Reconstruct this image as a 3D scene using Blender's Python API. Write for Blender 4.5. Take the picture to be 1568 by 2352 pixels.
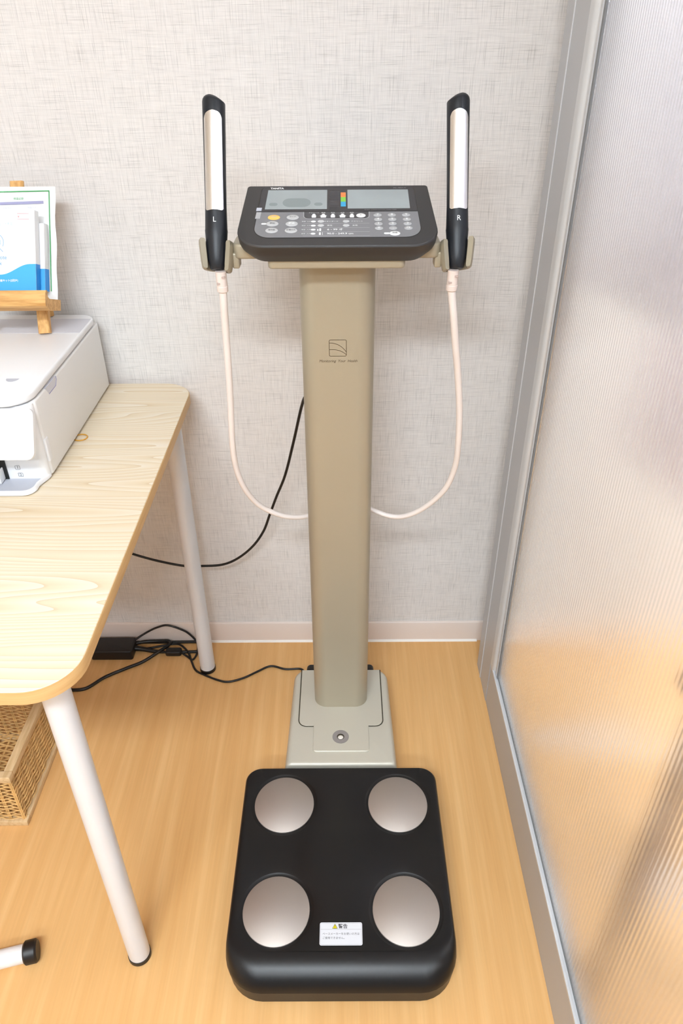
import bpy, bmesh, math, random
from mathutils import Vector, Matrix

random.seed(7)
for o in list(bpy.data.objects):
    bpy.data.objects.remove(o)
C = bpy.context.scene.collection
PI = math.pi

# ------------------------------------------------------------------ camera, world, lights, exposure
cam_data = bpy.data.cameras.new('camera')
cam_data.sensor_fit = 'VERTICAL'
cam_data.sensor_height = 36.0
cam_data.lens = 25.79
cam_data.clip_start = 0.02
cam = bpy.data.objects.new('camera', cam_data)
C.objects.link(cam)
R = [[0.99998487, -0.0052197, -0.00173865], [-0.00147161, -0.55828159, 0.82965023], [-0.00530118, -0.82963512, -0.55828082]]
M = Matrix.Identity(4)
for i in range(3):
    M[i][0] = R[i][0]
    M[i][1] = -R[i][1]
    M[i][2] = -R[i][2]
M[2][3] = 1.32
cam.matrix_world = M
bpy.context.scene.camera = cam

world = bpy.data.worlds.new('world')
bpy.context.scene.world = world
world.use_nodes = True
world.node_tree.nodes['Background'].inputs['Color'].default_value = (0.86, 0.94, 1.0, 1)
world.node_tree.nodes['Background'].inputs['Strength'].default_value = 0.13

def area(name, loc, sx, sy, power, color=(0.83, 0.925, 1.0), rot=(0, 0, 0)):
    l = bpy.data.lights.new(name, 'AREA')
    l.shape = 'RECTANGLE'
    l.size = sx
    l.size_y = sy
    l.energy = power
    l.color = color
    o = bpy.data.objects.new(name, l)
    C.objects.link(o)
    o.location = loc
    o.rotation_euler = rot
    return o

CEIL = 2.48
area('ceiling_lamp_light', (-0.35, -0.85, CEIL - 0.06), 1.2, 0.30, 43)
area('ceiling_lamp_light', (-0.35, -1.90, CEIL - 0.06), 1.2, 0.30, 30)
area('ceiling_lamp_light', (1.15, 0.55, CEIL - 0.06), 1.2, 0.30, 54)
area('ceiling_lamp_light', (1.35, -0.9, CEIL - 0.06), 1.2, 0.30, 36)

vs = bpy.context.scene.view_settings
vs.view_transform = 'Standard'
vs.look = 'None'
vs.gamma = 1.0
vs.use_curve_mapping = False
vs.exposure = 0.76

# ------------------------------------------------------------------ materials
def lin(c):
    return tuple(((v / 255) / 12.92 if v / 255 <= 0.04045 else ((v / 255 + 0.055) / 1.055) ** 2.4) for v in c) + (1.0,)

def mat(name, rgb, rough=0.5, metal=0.0, bump=0.0, bscale=300.0, coat=0.0, spec=0.5, vary=0.0, vscale=8.0, vstretch=(1, 1, 1)):
    m = bpy.data.materials.new(name)
    m.use_nodes = True
    nt = m.node_tree
    b = nt.nodes['Principled BSDF']
    b.inputs['Base Color'].default_value = lin(rgb)
    b.inputs['Roughness'].default_value = rough
    b.inputs['Metallic'].default_value = metal
    b.inputs['Coat Weight'].default_value = coat
    b.inputs['Specular IOR Level'].default_value = spec
    if bump or vary:
        tc = nt.nodes.new('ShaderNodeTexCoord')
    if bump:
        n = nt.nodes.new('ShaderNodeTexNoise')
        n.inputs['Scale'].default_value = bscale
        n.inputs['Detail'].default_value = 2
        nt.links.new(tc.outputs['Object'], n.inputs['Vector'])
        bp = nt.nodes.new('ShaderNodeBump')
        bp.inputs['Strength'].default_value = bump
        bp.inputs['Distance'].default_value = 0.001
        nt.links.new(n.outputs['Fac'], bp.inputs['Height'])
        nt.links.new(bp.outputs['Normal'], b.inputs['Normal'])
    if vary:
        mp = nt.nodes.new('ShaderNodeMapping')
        mp.inputs['Scale'].default_value = vstretch
        nt.links.new(tc.outputs['Object'], mp.inputs['Vector'])
        n2 = nt.nodes.new('ShaderNodeTexNoise')
        n2.inputs['Scale'].default_value = vscale
        n2.inputs['Detail'].default_value = 4
        nt.links.new(mp.outputs['Vector'], n2.inputs['Vector'])
        r = nt.nodes.new('ShaderNodeValToRGB')
        r.color_ramp.elements[0].position = 0.3
        r.color_ramp.elements[1].position = 0.7
        c = lin(rgb)
        r.color_ramp.elements[0].color = tuple(v * (1 - vary) for v in c[:3]) + (1,)
        r.color_ramp.elements[1].color = tuple(min(1, v * (1 + vary)) for v in c[:3]) + (1,)
        nt.links.new(n2.outputs['Fac'], r.inputs['Fac'])
        nt.links.new(r.outputs['Color'], b.inputs['Base Color'])
    return m

def N(nt, kind, **kw):
    n = nt.nodes.new(kind)
    for k, v in kw.items():
        if k in n.inputs:
            n.inputs[k].default_value = v
        else:
            setattr(n, k, v)
    return n

def noise(nt, src, scale, stretch, detail=3.0, rough=0.5):
    mp = N(nt, 'ShaderNodeMapping')
    mp.inputs['Scale'].default_value = stretch
    nt.links.new(src, mp.inputs['Vector'])
    n = N(nt, 'ShaderNodeTexNoise', Scale=scale, Detail=detail, Roughness=rough)
    nt.links.new(mp.outputs['Vector'], n.inputs['Vector'])
    return n.outputs['Fac']

def ramp(nt, src, stops):
    r = N(nt, 'ShaderNodeValToRGB')
    e = r.color_ramp.elements
    e[0].position, e[0].color = stops[0]
    e[1].position, e[1].color = stops[-1]
    for p, c in stops[1:-1]:
        x = e.new(p)
        x.color = c
    nt.links.new(src, r.inputs['Fac'])
    return r.outputs['Color']

def mix(nt, mode, fac, a, b):
    m = N(nt, 'ShaderNodeMix', data_type='RGBA', blend_type=mode)
    m.inputs[0].default_value = fac
    nt.links.new(a, m.inputs[6])
    nt.links.new(b, m.inputs[7])
    return m.outputs[2]

def g(v):
    return (v, v, v, 1)

def wallpaper():
    m = bpy.data.materials.new('woven_wallpaper')
    m.use_nodes = True
    nt = m.node_tree
    b = nt.nodes['Principled BSDF']
    b.inputs['Roughness'].default_value = 0.75
    b.inputs['Specular IOR Level'].default_value = 0.25
    tc = N(nt, 'ShaderNodeTexCoord')
    s = tc.outputs['Object']
    # horizontal threads, vertical threads, sparse darker threads of both directions, grain
    h = noise(nt, s, 1.0, (16, 16, 620), 4, 0.65)
    v = noise(nt, s, 1.0, (620, 16, 16), 4, 0.65)
    h2 = noise(nt, s, 1.0, (18, 5, 1000), 2, 0.5)
    v2 = noise(nt, s, 1.0, (1000, 5, 20), 1, 0.5)
    gr = noise(nt, s, 900.0, (1, 1, 1), 2, 0.6)
    ch = ramp(nt, h, [(0.30, g(0.86)), (0.70, g(1.0))])
    cv = ramp(nt, v, [(0.30, g(0.88)), (0.70, g(1.0))])
    ch2 = ramp(nt, h2, [(0.30, g(0.74)), (0.43, g(1.0))])
    cv2 = ramp(nt, v2, [(0.30, g(0.74)), (0.43, g(1.0))])
    x = mix(nt, 'MULTIPLY', 1.0, ch, cv)
    x = mix(nt, 'MULTIPLY', 0.85, x, ch2)
    x = mix(nt, 'MULTIPLY', 0.85, x, cv2)
    big = noise(nt, s, 2.5, (1, 1, 1), 2, 0.5)
    cb = ramp(nt, big, [(0.3, lin((235, 230, 227))), (0.7, lin((239, 235, 232)))])
    x2 = mix(nt, 'MULTIPLY', 0.95, cb, x)
    nt.links.new(x2, b.inputs['Base Color'])
    add = mix(nt, 'MULTIPLY', 1.0, x, ramp(nt, gr, [(0.2, g(0.7)), (0.8, g(1.0))]))
    bp = N(nt, 'ShaderNodeBump', Strength=0.5, Distance=0.0006)
    nt.links.new(add, bp.inputs['Height'])
    nt.links.new(bp.outputs['Normal'], b.inputs['Normal'])
    return m

def wood_floor():
    m = bpy.data.materials.new('honey_wood_vinyl')
    m.use_nodes = True
    nt = m.node_tree
    b = nt.nodes['Principled BSDF']
    b.inputs['Roughness'].default_value = 0.42
    b.inputs['Specular IOR Level'].default_value = 0.35
    tc = N(nt, 'ShaderNodeTexCoord')
    s = tc.outputs['Object']
    a = noise(nt, s, 1.0, (55, 1.6, 1), 4, 0.55)
    c = noise(nt, s, 1.0, (9, 0.8, 1), 3, 0.5)
    d = noise(nt, s, 1.0, (260, 9, 1), 3, 0.6)
    col = ramp(nt, a, [(0.28, lin((210, 158, 97))), (0.5, lin((219, 170, 111))), (0.72, lin((234, 191, 134)))])
    col2 = ramp(nt, c, [(0.3, lin((214, 162, 100))), (0.7, lin((231, 184, 124)))])
    x = mix(nt, 'MIX', 0.45, col, col2)
    x = mix(nt, 'MULTIPLY', 0.6, x, ramp(nt, d, [(0.3, g(0.90)), (0.7, g(1.0))]))
    nt.links.new(x, b.inputs['Base Color'])
    bp = N(nt, 'ShaderNodeBump', Strength=0.15, Distance=0.0005)
    nt.links.new(d, bp.inputs['Height'])
    nt.links.new(bp.outputs['Normal'], b.inputs['Normal'])
    return m

def pale_wood_top():
    m = bpy.data.materials.new('pale_maple_laminate')
    m.use_nodes = True
    nt = m.node_tree
    b = nt.nodes['Principled BSDF']
    b.inputs['Roughness'].default_value = 0.38
    tc = N(nt, 'ShaderNodeTexCoord')
    s = tc.outputs['Object']
    n1 = noise(nt, s, 1.0, (0.8, 8, 1), 1.5, 0.4)
    # growth rings: contour bands of a smooth stretched field
    mul = N(nt, 'ShaderNodeMath', operation='MULTIPLY')
    nt.links.new(n1, mul.inputs[0])
    mul.inputs[1].default_value = 48.0
    fr = N(nt, 'ShaderNodeMath', operation='FRACT')
    nt.links.new(mul.outputs[0], fr.inputs[0])
    rings = ramp(nt, fr.outputs[0], [(0.0, lin((217, 193, 157))), (0.10, lin((226, 207, 175))), (0.5, lin((231, 215, 188))), (1.0, lin((235, 223, 204)))])
    n2 = noise(nt, s, 1.0, (4, 190, 1), 3, 0.6)
    fine = ramp(nt, n2, [(0.3, g(0.93)), (0.7, g(1.0))])
    x = mix(nt, 'MULTIPLY', 0.9, rings, fine)
    n3 = noise(nt, s, 1.0, (0.7, 5, 1), 2, 0.5)
    x = mix(nt, 'MULTIPLY', 0.8, x, ramp(nt, n3, [(0.3, lin((250, 244, 236))), (0.7, g(1.0))]))
    nt.links.new(x, b.inputs['Base Color'])
    return m

def wood(name, rgb, rgb2, stretch, rough=0.5):
    m = bpy.data.materials.new(name)
    m.use_nodes = True
    nt = m.node_tree
    b = nt.nodes['Principled BSDF']
    b.inputs['Roughness'].default_value = rough
    tc = N(nt, 'ShaderNodeTexCoord')
    a = noise(nt, tc.outputs['Object'], 1.0, stretch, 4, 0.6)
    col = ramp(nt, a, [(0.33, lin(rgb2)), (0.6, lin(rgb))])
    nt.links.new(col, b.inputs['Base Color'])
    return m

def ribbed_glass():
    m = bpy.data.materials.new('ribbed_translucent_pane')
    m.use_nodes = True
    nt = m.node_tree
    b = nt.nodes['Principled BSDF']
    b.inputs['Base Color'].default_value = (1.0, 1.0, 1.0, 1)
    b.inputs['Roughness'].default_value = 0.19
    b.inputs['IOR'].default_value = 1.49
    b.inputs['Transmission Weight'].default_value = 0.9
    return m

def brushed(name, rgb, stretch, rough):
    m = bpy.data.materials.new(name)
    m.use_nodes = True
    nt = m.node_tree
    b = nt.nodes['Principled BSDF']
    b.inputs['Base Color'].default_value = lin(rgb)
    b.inputs['Metallic'].default_value = 1.0
    b.inputs['Roughness'].default_value = rough
    tc = N(nt, 'ShaderNodeTexCoord')
    a = noise(nt, tc.outputs['Object'], 1.0, stretch, 3, 0.6)
    bp = N(nt, 'ShaderNodeBump', Strength=0.25, Distance=0.0003)
    nt.links.new(a, bp.inputs['Height'])
    nt.links.new(bp.outputs['Normal'], b.inputs['Normal'])
    return m

def cloth(name, rgb, tr):
    m = bpy.data.materials.new(name)
    m.use_nodes = True
    nt = m.node_tree
    b = nt.nodes['Principled BSDF']
    b.inputs['Base Color'].default_value = lin(rgb)
    b.inputs['Roughness'].default_value = 0.9
    t = N(nt, 'ShaderNodeBsdfTranslucent', Color=lin(rgb))
    mx = N(nt, 'ShaderNodeMixShader')
    mx.inputs[0].default_value = tr
    nt.links.new(b.outputs[0], mx.inputs[1])
    nt.links.new(t.outputs[0], mx.inputs[2])
    nt.links.new(mx.outputs[0], nt.nodes['Material Output'].inputs['Surface'])
    return m

MAT = {
    'wallpaper': wallpaper(),
    'floor': wood_floor(),
    'tabletop': pale_wood_top(),
    'edge': wood('tan_edge_band', (208, 168, 114), (198, 155, 99), (8, 8, 200), 0.45),
    'easel': wood('oak_easel', (226, 178, 112), (196, 142, 78), (16, 160, 160), 0.5),
    'easel_v': wood('oak_easel_upright', (226, 178, 112), (196, 142, 78), (160, 160, 14), 0.5),
    'basket_wood': wood('basket_frame_wood', (218, 188, 144), (198, 164, 118), (160, 16, 160), 0.6),
    'wicker': mat('natural_wicker', (216, 174, 112), 0.6, vary=0.18, vscale=60),
    'ceiling': mat('white_ceiling', (240, 238, 234), 0.8),
    'plain_wall': mat('pale_wall_paint', (228, 222, 214), 0.8),
    'baseboard': mat('pinkish_white_baseboard', (226, 212, 203), 0.45),
    'caulk': mat('white_caulk', (238, 234, 228), 0.5),
    'alu': mat('satin_grey_aluminium', (182, 184, 188), 0.42, 0.1),
    'alu_light': mat('light_grey_bead', (206, 208, 211), 0.4, 0.2),
    'gasket': mat('grey_gasket', (120, 122, 124), 0.5),
    'glass': ribbed_glass(),
    'white_metal': mat('white_powder_coat', (216, 217, 221), 0.32, coat=0.3),
    'rubber': mat('black_rubber', (22, 18, 17), 0.45),
    'black_plastic': mat('black_textured_plastic', (19, 18, 19), 0.36, bump=0.08, bscale=1600, spec=0.35),
    'dish': mat('black_dish_rim', (20, 20, 21), 0.35),
    'steel_disc': brushed('brushed_steel_disc', (192, 184, 178), (700, 30, 30), 0.62),
    'steel_handle': brushed('bright_steel_electrode', (238, 238, 238), (30, 30, 500), 0.27),
    'beige': mat('champagne_beige_plastic', (170, 161, 141), 0.42, 0.25, bump=0.06, bscale=1500),
    'beige_light': mat('light_champagne_plastic', (198, 193, 179), 0.45, 0.2, bump=0.06, bscale=1500),
    'groove': mat('dark_groove', (58, 52, 38), 0.7),
    'print_brown': mat('brown_print', (88, 72, 50), 0.6),
    'charcoal': mat('charcoal_plastic', (36, 35, 37), 0.5, bump=0.06, bscale=1600, spec=0.9),
    'dark_charcoal': mat('dark_charcoal_underside', (30, 27, 26), 0.5),
    'window': mat('dark_display_window', (52, 51, 54), 0.22),
    'window_stripe': mat('display_stripe', (92, 90, 94), 0.3),
    'lcd': mat('grey_green_lcd', (156, 163, 164), 0.2, vary=0.06, vscale=20),
    'lcd_mark': mat('faint_lcd_mark', (132, 140, 140), 0.25),
    'keypad': mat('mid_grey_keypad', (126, 125, 128), 0.38),
    'keypad_line': mat('keypad_line', (176, 174, 176), 0.4),
    'key': mat('pale_grey_key', (188, 187, 187), 0.35),
    'key_number': mat('grey_number_key', (172, 171, 172), 0.35),
    'key_white': mat('white_key', (226, 226, 225), 0.35),
    'key_orange': mat('orange_power_key', (245, 190, 96), 0.35),
    'tab_dark': mat('dark_tab', (70, 69, 72), 0.35),
    'print_white': mat('white_print', (232, 232, 232), 0.5),
    'print_grey': mat('grey_print', (120, 119, 121), 0.5),
    'sq_orange': mat('orange_square', (243, 130, 62), 0.4),
    'sq_green': mat('green_square', (128, 196, 66), 0.4),
    'sq_blue': mat('blue_square', (52, 160, 208), 0.4),
    'handle_black': mat('blue_black_grip', (27, 30, 36), 0.42, bump=0.05, bscale=1500, spec=0.4),
    'cable_white': mat('pinkish_white_cable', (232, 222, 217), 0.4),
    'relief': mat('pinkish_strain_relief', (226, 210, 202), 0.45),
    'relief_slot': mat('relief_slot', (186, 166, 158), 0.6),
    'ring_grey': mat('grey_level_ring', (140, 134, 132), 0.4),
    'bubble': mat('pale_bubble_vial', (226, 220, 212), 0.15),
    'sticker': mat('silver_white_sticker', (214, 214, 219), 0.45),
    'sticker_edge': mat('sticker_line', (150, 146, 152), 0.5),
    'ink': mat('dark_ink', (48, 42, 46), 0.6),
    'warn_yellow': mat('warning_yellow', (250, 222, 10), 0.5),
    'cord': mat('black_cord', (14, 13, 13), 0.4),
    'printer': mat('white_printer_plastic', (236, 235, 236), 0.4, bump=0.05, bscale=1300),
    'printer_side': mat('white_printer_shell', (232, 229, 226), 0.45, bump=0.05, bscale=1300),
    'printer_grey': mat('pale_grey_tray', (188, 190, 200), 0.45),
    'printer_shade': mat('printer_shade_grey', (208, 206, 212), 0.4),  # greyer printer tone with the shade of step and notch painted in
    'printer_dark': mat('printer_black_interior', (14, 14, 16), 0.5),
    'printer_roller': mat('dark_grey_roller', (66, 64, 70), 0.5),
    'paper': mat('white_paper', (243, 243, 243), 0.7),
    'card': mat('white_card_box', (242, 243, 246), 0.5),
    'green_ink': mat('green_ink', (74, 162, 98), 0.6),
    'lavender_ink': mat('lavender_ink', (160, 158, 192), 0.6),
    'pale_ink': mat('pale_grey_ink', (206, 206, 212), 0.6),
    'red_ink': mat('red_ink', (226, 120, 128), 0.6),
    'blue_print': mat('bright_blue_print', (64, 172, 240), 0.5),
    'blue_print_side': mat('deep_blue_print', (30, 146, 236), 0.5),
    'blue_ink': mat('blue_ink', (96, 160, 208), 0.6),
    'pale_blue_ink': mat('pale_blue_ink', (168, 200, 226), 0.6),
    'band': mat('amber_rubber_band', (212, 152, 40), 0.4),
    'curtain': cloth('white_curtain_cloth', (250, 250, 253), 0.7),
    'standin_white': cloth('white_screen_cloth', (240, 234, 241), 0.55),
    'brown_wood': wood('brown_leg_wood', (152, 104, 62), (120, 80, 46), (120, 120, 10), 0.5),
    'tube': mat('scuffed_white_tube', (226, 220, 218), 0.4, vary=0.10, vscale=40, vstretch=(1, 3, 3)),
    'lampshade': mat('lamp_housing', (235, 235, 235), 0.6),
}

# ------------------------------------------------------------------ object helpers
def empty(name, loc, label, cat, group=None):
    o = bpy.data.objects.new(name, None)
    C.objects.link(o)
    o.location = loc
    o.empty_display_size = 0.05
    tag(o, label, cat, group)
    return o

def tag(o, label=None, cat=None, group=None, kind=None):
    if label: o['label'] = label
    if cat: o['category'] = cat
    if group: o['group'] = group
    if kind: o['kind'] = kind
    return o

def wloc(o):
    p = Vector((0, 0, 0))
    while o is not None:
        p += Vector(o.location)
        o = o.parent
    return p

def obj(name, bm, m, parent=None, origin=None, smooth=35):
    """bm holds world coordinates; the object's origin goes to `origin` (or the parent's)."""
    me = bpy.data.meshes.new(name)
    bmesh.ops.remove_doubles(bm, verts=bm.verts, dist=1e-7)
    bmesh.ops.recalc_face_normals(bm, faces=bm.faces)
    base = wloc(parent) if parent is not None else Vector((0, 0, 0))
    org = Vector(origin) if origin is not None else base
    bmesh.ops.translate(bm, verts=bm.verts, vec=-org)
    bm.to_mesh(me)
    bm.free()
    me.materials.append(m)
    if smooth:
        for p in me.polygons:
            p.use_smooth = True
        me.set_sharp_from_angle(angle=math.radians(smooth))
    o = bpy.data.objects.new(name, me)
    C.objects.link(o)
    if parent is not None:
        o.parent = parent
    o.location = org - base
    return o

def rr(cx, cy, hx, hy, r, n=6, z=0.0, radii=None):
    """rounded rectangle ring; radii = (+x+y, -x+y, -x-y, +x-y)"""
    rs = radii or (r, r, r, r)
    out = []
    for k, (sx, sy) in enumerate(((1, 1), (-1, 1), (-1, -1), (1, -1))):
        q = rs[k]
        for i in range(n + 1):
            a = PI / 2 * k + PI / 2 * i / n
            out.append((cx + sx * (hx - q) + q * math.cos(a), cy + sy * (hy - q) + q * math.sin(a), z))
    return out

def ell(cx, cy, rx, ry, n=32, z=0.0):
    return [(cx + rx * math.cos(2 * PI * i / n), cy + ry * math.sin(2 * PI * i / n), z) for i in range(n)]

def loft(bm, rings, M=None, cap0=True, cap1=True, closed=True):
    vr = []
    for ring in rings:
        vr.append([bm.verts.new(M(p) if M else p) for p in ring])
    n = len(vr[0])
    for a, b in zip(vr[:-1], vr[1:]):
        for i in range(n if closed else n - 1):
            j = (i + 1) % n
            bm.faces.new((a[i], a[j], b[j], b[i]))
    if cap0: bm.faces.new(list(reversed(vr[0])))
    if cap1: bm.faces.new(vr[-1])
    return vr

def box(bm, x0, x1, y0, y1, z0, z1, M=None, r=0.0, b=0.0):
    cx, cy, hx, hy = (x0 + x1) / 2, (y0 + y1) / 2, abs(x1 - x0) / 2, abs(y1 - y0) / 2
    r = max(r, b, 0.0)
    if r == 0:
        ring = lambda z, d: [(cx + hx, cy + hy, z), (cx - hx, cy + hy, z), (cx - hx, cy - hy, z), (cx + hx, cy - hy, z)]
        loft(bm, [ring(z0, 0), ring(z1, 0)], M)
    else:
        rings = []
        if b > 0:
            for k in range(4):
                a = PI / 2 * k / 3
                d = b * (1 - math.sin(a))
                rings.append(rr(cx, cy, hx - d, hy - d, max(r - d, 1e-5), z=z0 + b * (1 - math.cos(a))))
            for k in range(3, -1, -1):
                a = PI / 2 * k / 3
                d = b * (1 - math.sin(a))
                rings.append(rr(cx, cy, hx - d, hy - d, max(r - d, 1e-5), z=z1 - b * (1 - math.cos(a))))
        else:
            rings = [rr(cx, cy, hx, hy, r, z=z0), rr(cx, cy, hx, hy, r, z=z1)]
        loft(bm, rings, M)
    return bm

def cyl(bm, p0, p1, r0, r1=None, n=32, bevel=0.0):
    p0, p1 = Vector(p0), Vector(p1)
    r1 = r0 if r1 is None else r1
    d = (p1 - p0).normalized()
    u = d.orthogonal().normalized()
    v = d.cross(u)
    L = (p1 - p0).length
    rings = []
    st = [(0, r0 - bevel), (bevel, r0), (L - bevel, r1), (L, r1 - bevel)] if bevel else [(0, r0), (L, r1)]
    for s, r in st:
        rings.append([tuple(p0 + d * s + (u * math.cos(2 * PI * i / n) + v * math.sin(2 * PI * i / n)) * r) for i in range(n)])
    loft(bm, rings)
    return bm

def catmull(pts, sub=6):
    P = [Vector(p) for p in pts]
    P = [P[0] * 2 - P[1]] + P + [P[-1] * 2 - P[-2]]
    out = []
    for i in range(1, len(P) - 2):
        for k in range(sub):
            t = k / sub
            a, b, c, d = P[i - 1], P[i], P[i + 1], P[i + 2]
            out.append(0.5 * ((2 * b) + (c - a) * t + (2 * a - 5 * b + 4 * c - d) * t * t + (3 * b - a - 3 * c + d) * t ** 3))
    out.append(P[-2])
    return out

def tube(bm, pts, r, n=10, sub=6, smooth=True, rad=None, flat=1.0):
    P = catmull(pts, sub) if smooth else [Vector(p) for p in pts]
    T = []
    for i in range(len(P)):
        a = P[max(0, i - 1)]
        b = P[min(len(P) - 1, i + 1)]
        T.append((b - a).normalized())
    u = T[0].orthogonal().normalized()
    rings = []
    for i, p in enumerate(P):
        if i:
            u = (u - T[i] * u.dot(T[i])).normalized()
        v = T[i].cross(u)
        q = rad(i / (len(P) - 1)) if rad else r
        rings.append([tuple(p + u * math.cos(2 * PI * k / n) * q + v * math.sin(2 * PI * k / n) * q * flat) for k in range(n)])
    loft(bm, rings)
    return bm

def text(s, size, M=None, shear=0.0, align='CENTER', thick=0.0, bm=None, bold=0.0, sx=1.0):
    """glyph mesh placed by M (2D x,y -> world)"""
    cu = bpy.data.curves.new('glyphs', 'FONT')
    cu.body = s
    cu.size = size
    cu.shear = shear
    cu.align_x = align
    cu.align_y = 'CENTER'
    cu.offset = bold
    cu.resolution_u = 3
    t = bpy.data.objects.new('glyphs', cu)
    C.objects.link(t)
    bpy.context.view_layer.update()
    dg = bpy.context.evaluated_depsgraph_get()
    me = t.evaluated_get(dg).to_mesh()
    bm = bm if bm is not None else bmesh.new()
    vs_ = [bm.verts.new(M((v.co.x * sx, v.co.y, thick)) if M else (v.co.x * sx, v.co.y, thick)) for v in me.vertices]
    for p in me.polygons:
        try:
            bm.faces.new([vs_[i] for i in p.vertices])
        except ValueError:
            pass
    t.evaluated_get(dg).to_mesh_clear()
    bpy.data.objects.remove(t)
    bpy.data.curves.remove(cu)
    return bm

def strokes(bm, pts, w, M, z=0.0):
    """flat polyline ribbon of width w"""
    P = [Vector((p[0], p[1])) for p in pts]
    L, Rr = [], []
    for i, p in enumerate(P):
        a, b = P[max(0, i - 1)], P[min(len(P) - 1, i + 1)]
        t = (b - a).normalized()
        nrm = Vector((-t.y, t.x)) * w / 2
        L.append(bm.verts.new(M((p.x + nrm.x, p.y + nrm.y, z))))
        Rr.append(bm.verts.new(M((p.x - nrm.x, p.y - nrm.y, z))))
    for i in range(len(P) - 1):
        bm.faces.new((L[i], L[i + 1], Rr[i + 1], Rr[i]))

def flat(bm, ring, M, z0, z1=None):
    if z1 is None:
        bm.faces.new([bm.verts.new(M((p[0], p[1], z0))) for p in ring])
    else:
        loft(bm, [[(p[0], p[1], z0) for p in ring], [(p[0], p[1], z1) for p in ring]], M)

# ------------------------------------------------------------------ room
YW = 1.3787       # wall the scale stands against
GX = 0.338        # ribbed pane
def S(name, bm, m, parent=None, smooth=0):
    o = obj(name, bm, m, parent, smooth=smooth)
    if parent is None: o['kind'] = 'structure'
    return o

S('floor', box(bmesh.new(), -2.2, 3.0, -3.0, YW + 0.1, -0.05, 0.0), MAT['floor'])
S('wall_back', box(bmesh.new(), -2.2, 3.0, YW, YW + 0.1, 0.0, CEIL), MAT['wallpaper'])
S('ceiling', box(bmesh.new(), -2.2, 3.0, -3.0, YW + 0.1, CEIL, CEIL + 0.05), MAT['ceiling'])
S('wall_left', box(bmesh.new(), -2.3, -2.2, -3.0, YW + 0.1, 0.0, CEIL), MAT['plain_wall'])
S('wall_right', box(bmesh.new(), 3.0, 3.1, -3.0, YW + 0.1, 0.0, CEIL), MAT['plain_wall'])

def baseboard(x0, x1):
    bm = bmesh.new()
    prof = [(0.0, 0.0), (-0.007, 0.0), (-0.007, 0.055), (-0.0055, 0.0595), (-0.003, 0.061), (0.0, 0.061)]
    loft(bm, [[(x0, YW + y, z) for y, z in prof], [(x1, YW + y, z) for y, z in prof]])
    return bm
S('baseboard_back', baseboard(-2.2, 0.40), MAT['baseboard'], smooth=30)
S('baseboard_right', baseboard(0.40, 3.0), MAT['baseboard'], smooth=30)
bm = bmesh.new()
prof = [(-0.007, 0.0), (-0.0115, 0.0), (-0.0095, 0.003), (-0.007, 0.0045)]
loft(bm, [[(-2.2, YW + y, z) for y, z in prof], [(0.34, YW + y, z) for y, z in prof]])
S('trim_1', bm, MAT['caulk'])

# ribbed partition: jamb, post, stile bead, bottom rail, pane, top rail
def vprism(bm, prof, z0, z1):
    loft(bm, [[(x, y, z0) for x, y in prof], [(x, y, z1) for x, y in prof]])
    return bm
bm = vprism(bmesh.new(), [(0.3285, 1.247), (0.3285, 1.288), (0.331, 1.291), (0.36, 1.291), (0.36, YW), (0.372, YW), (0.372, 1.247)], 0.0, CEIL)
part = S('door_1', bm, MAT['alu'])
part['label'] = 'grey aluminium framed partition with a vertically ribbed translucent pane'
bm = vprism(bmesh.new(), [(0.3275, 1.2445), (0.3275, 1.2466), (0.330, 1.2475), (0.34, 1.2475), (0.34, 1.2445)], 0.0, CEIL)
S('frame_lip', bm, MAT['alu_light'], part)
bm = vprism(bmesh.new(), [(0.329, 1.172), (0.329, 1.2445), (0.372, 1.2445), (0.372, 1.172)], 0.0, CEIL)
S('frame_post', bm, MAT['alu'], part)
prof = [(0.372, 1.1715)] + [(0.341 - 0.012 * math.cos(a) , 1.1555 - 0.011 * math.sin(a)) for a in [i * PI / 2 / 6 for i in range(7)]] + [(0.344, 1.1445), (0.344, 1.141), (0.372, 1.141)]
prof.insert(1, (0.329, 1.1715))
bm = vprism(bmesh.new(), prof, 0.122, CEIL)
S('glazing_bead', bm, MAT['alu_light'], part, smooth=40)
bm = vprism(bmesh.new(), [(0.3335, 1.1395), (0.3335, 1.131), (0.34, 1.131), (0.34, 1.1395)], 0.122, CEIL)
S('glazing_bead', bm, MAT['alu_light'], part)
bm = vprism(bmesh.new(), [(0.335, 1.1305), (0.335, 1.124), (0.343, 1.124), (0.343, 1.1305)], 0.122, CEIL)
S('gasket', bm, MAT['gasket'], part)
Y0P = -2.6
def yprism(bm, prof, y0, y1):
    loft(bm, [[(x, y0, z) for x, z in prof], [(x, y1, z) for x, z in prof]])
    return bm
bm = yprism(bmesh.new(), [(0.3300, 0.0), (0.3300, 0.1165), (0.3308, 0.118), (0.372, 0.118), (0.372, 0.0)], Y0P, 1.1708)
S('bottom_rail', bm, MAT['alu'], part)
bm = yprism(bmesh.new(), [(0.3294, 0.1165), (0.3294, 0.1215), (0.3330, 0.1215), (0.3330, 0.1165)], Y0P, 1.1708)
S('rail_bead', bm, MAT['alu_light'], part)
bm = yprism(bmesh.new(), [(0.3335, 0.118), (0.3335, 0.1200), (0.3370, 0.1200), (0.3370, 0.118)], Y0P, 1.1708)
S('rail_bead', bm, MAT['alu_light'], part)
bm = yprism(bmesh.new(), [(0.3372, 0.118), (0.3372, 0.123), (0.3435, 0.123), (0.3435, 0.118)], Y0P, 1.13)
S('gasket', bm, MAT['gasket'], part)
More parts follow.
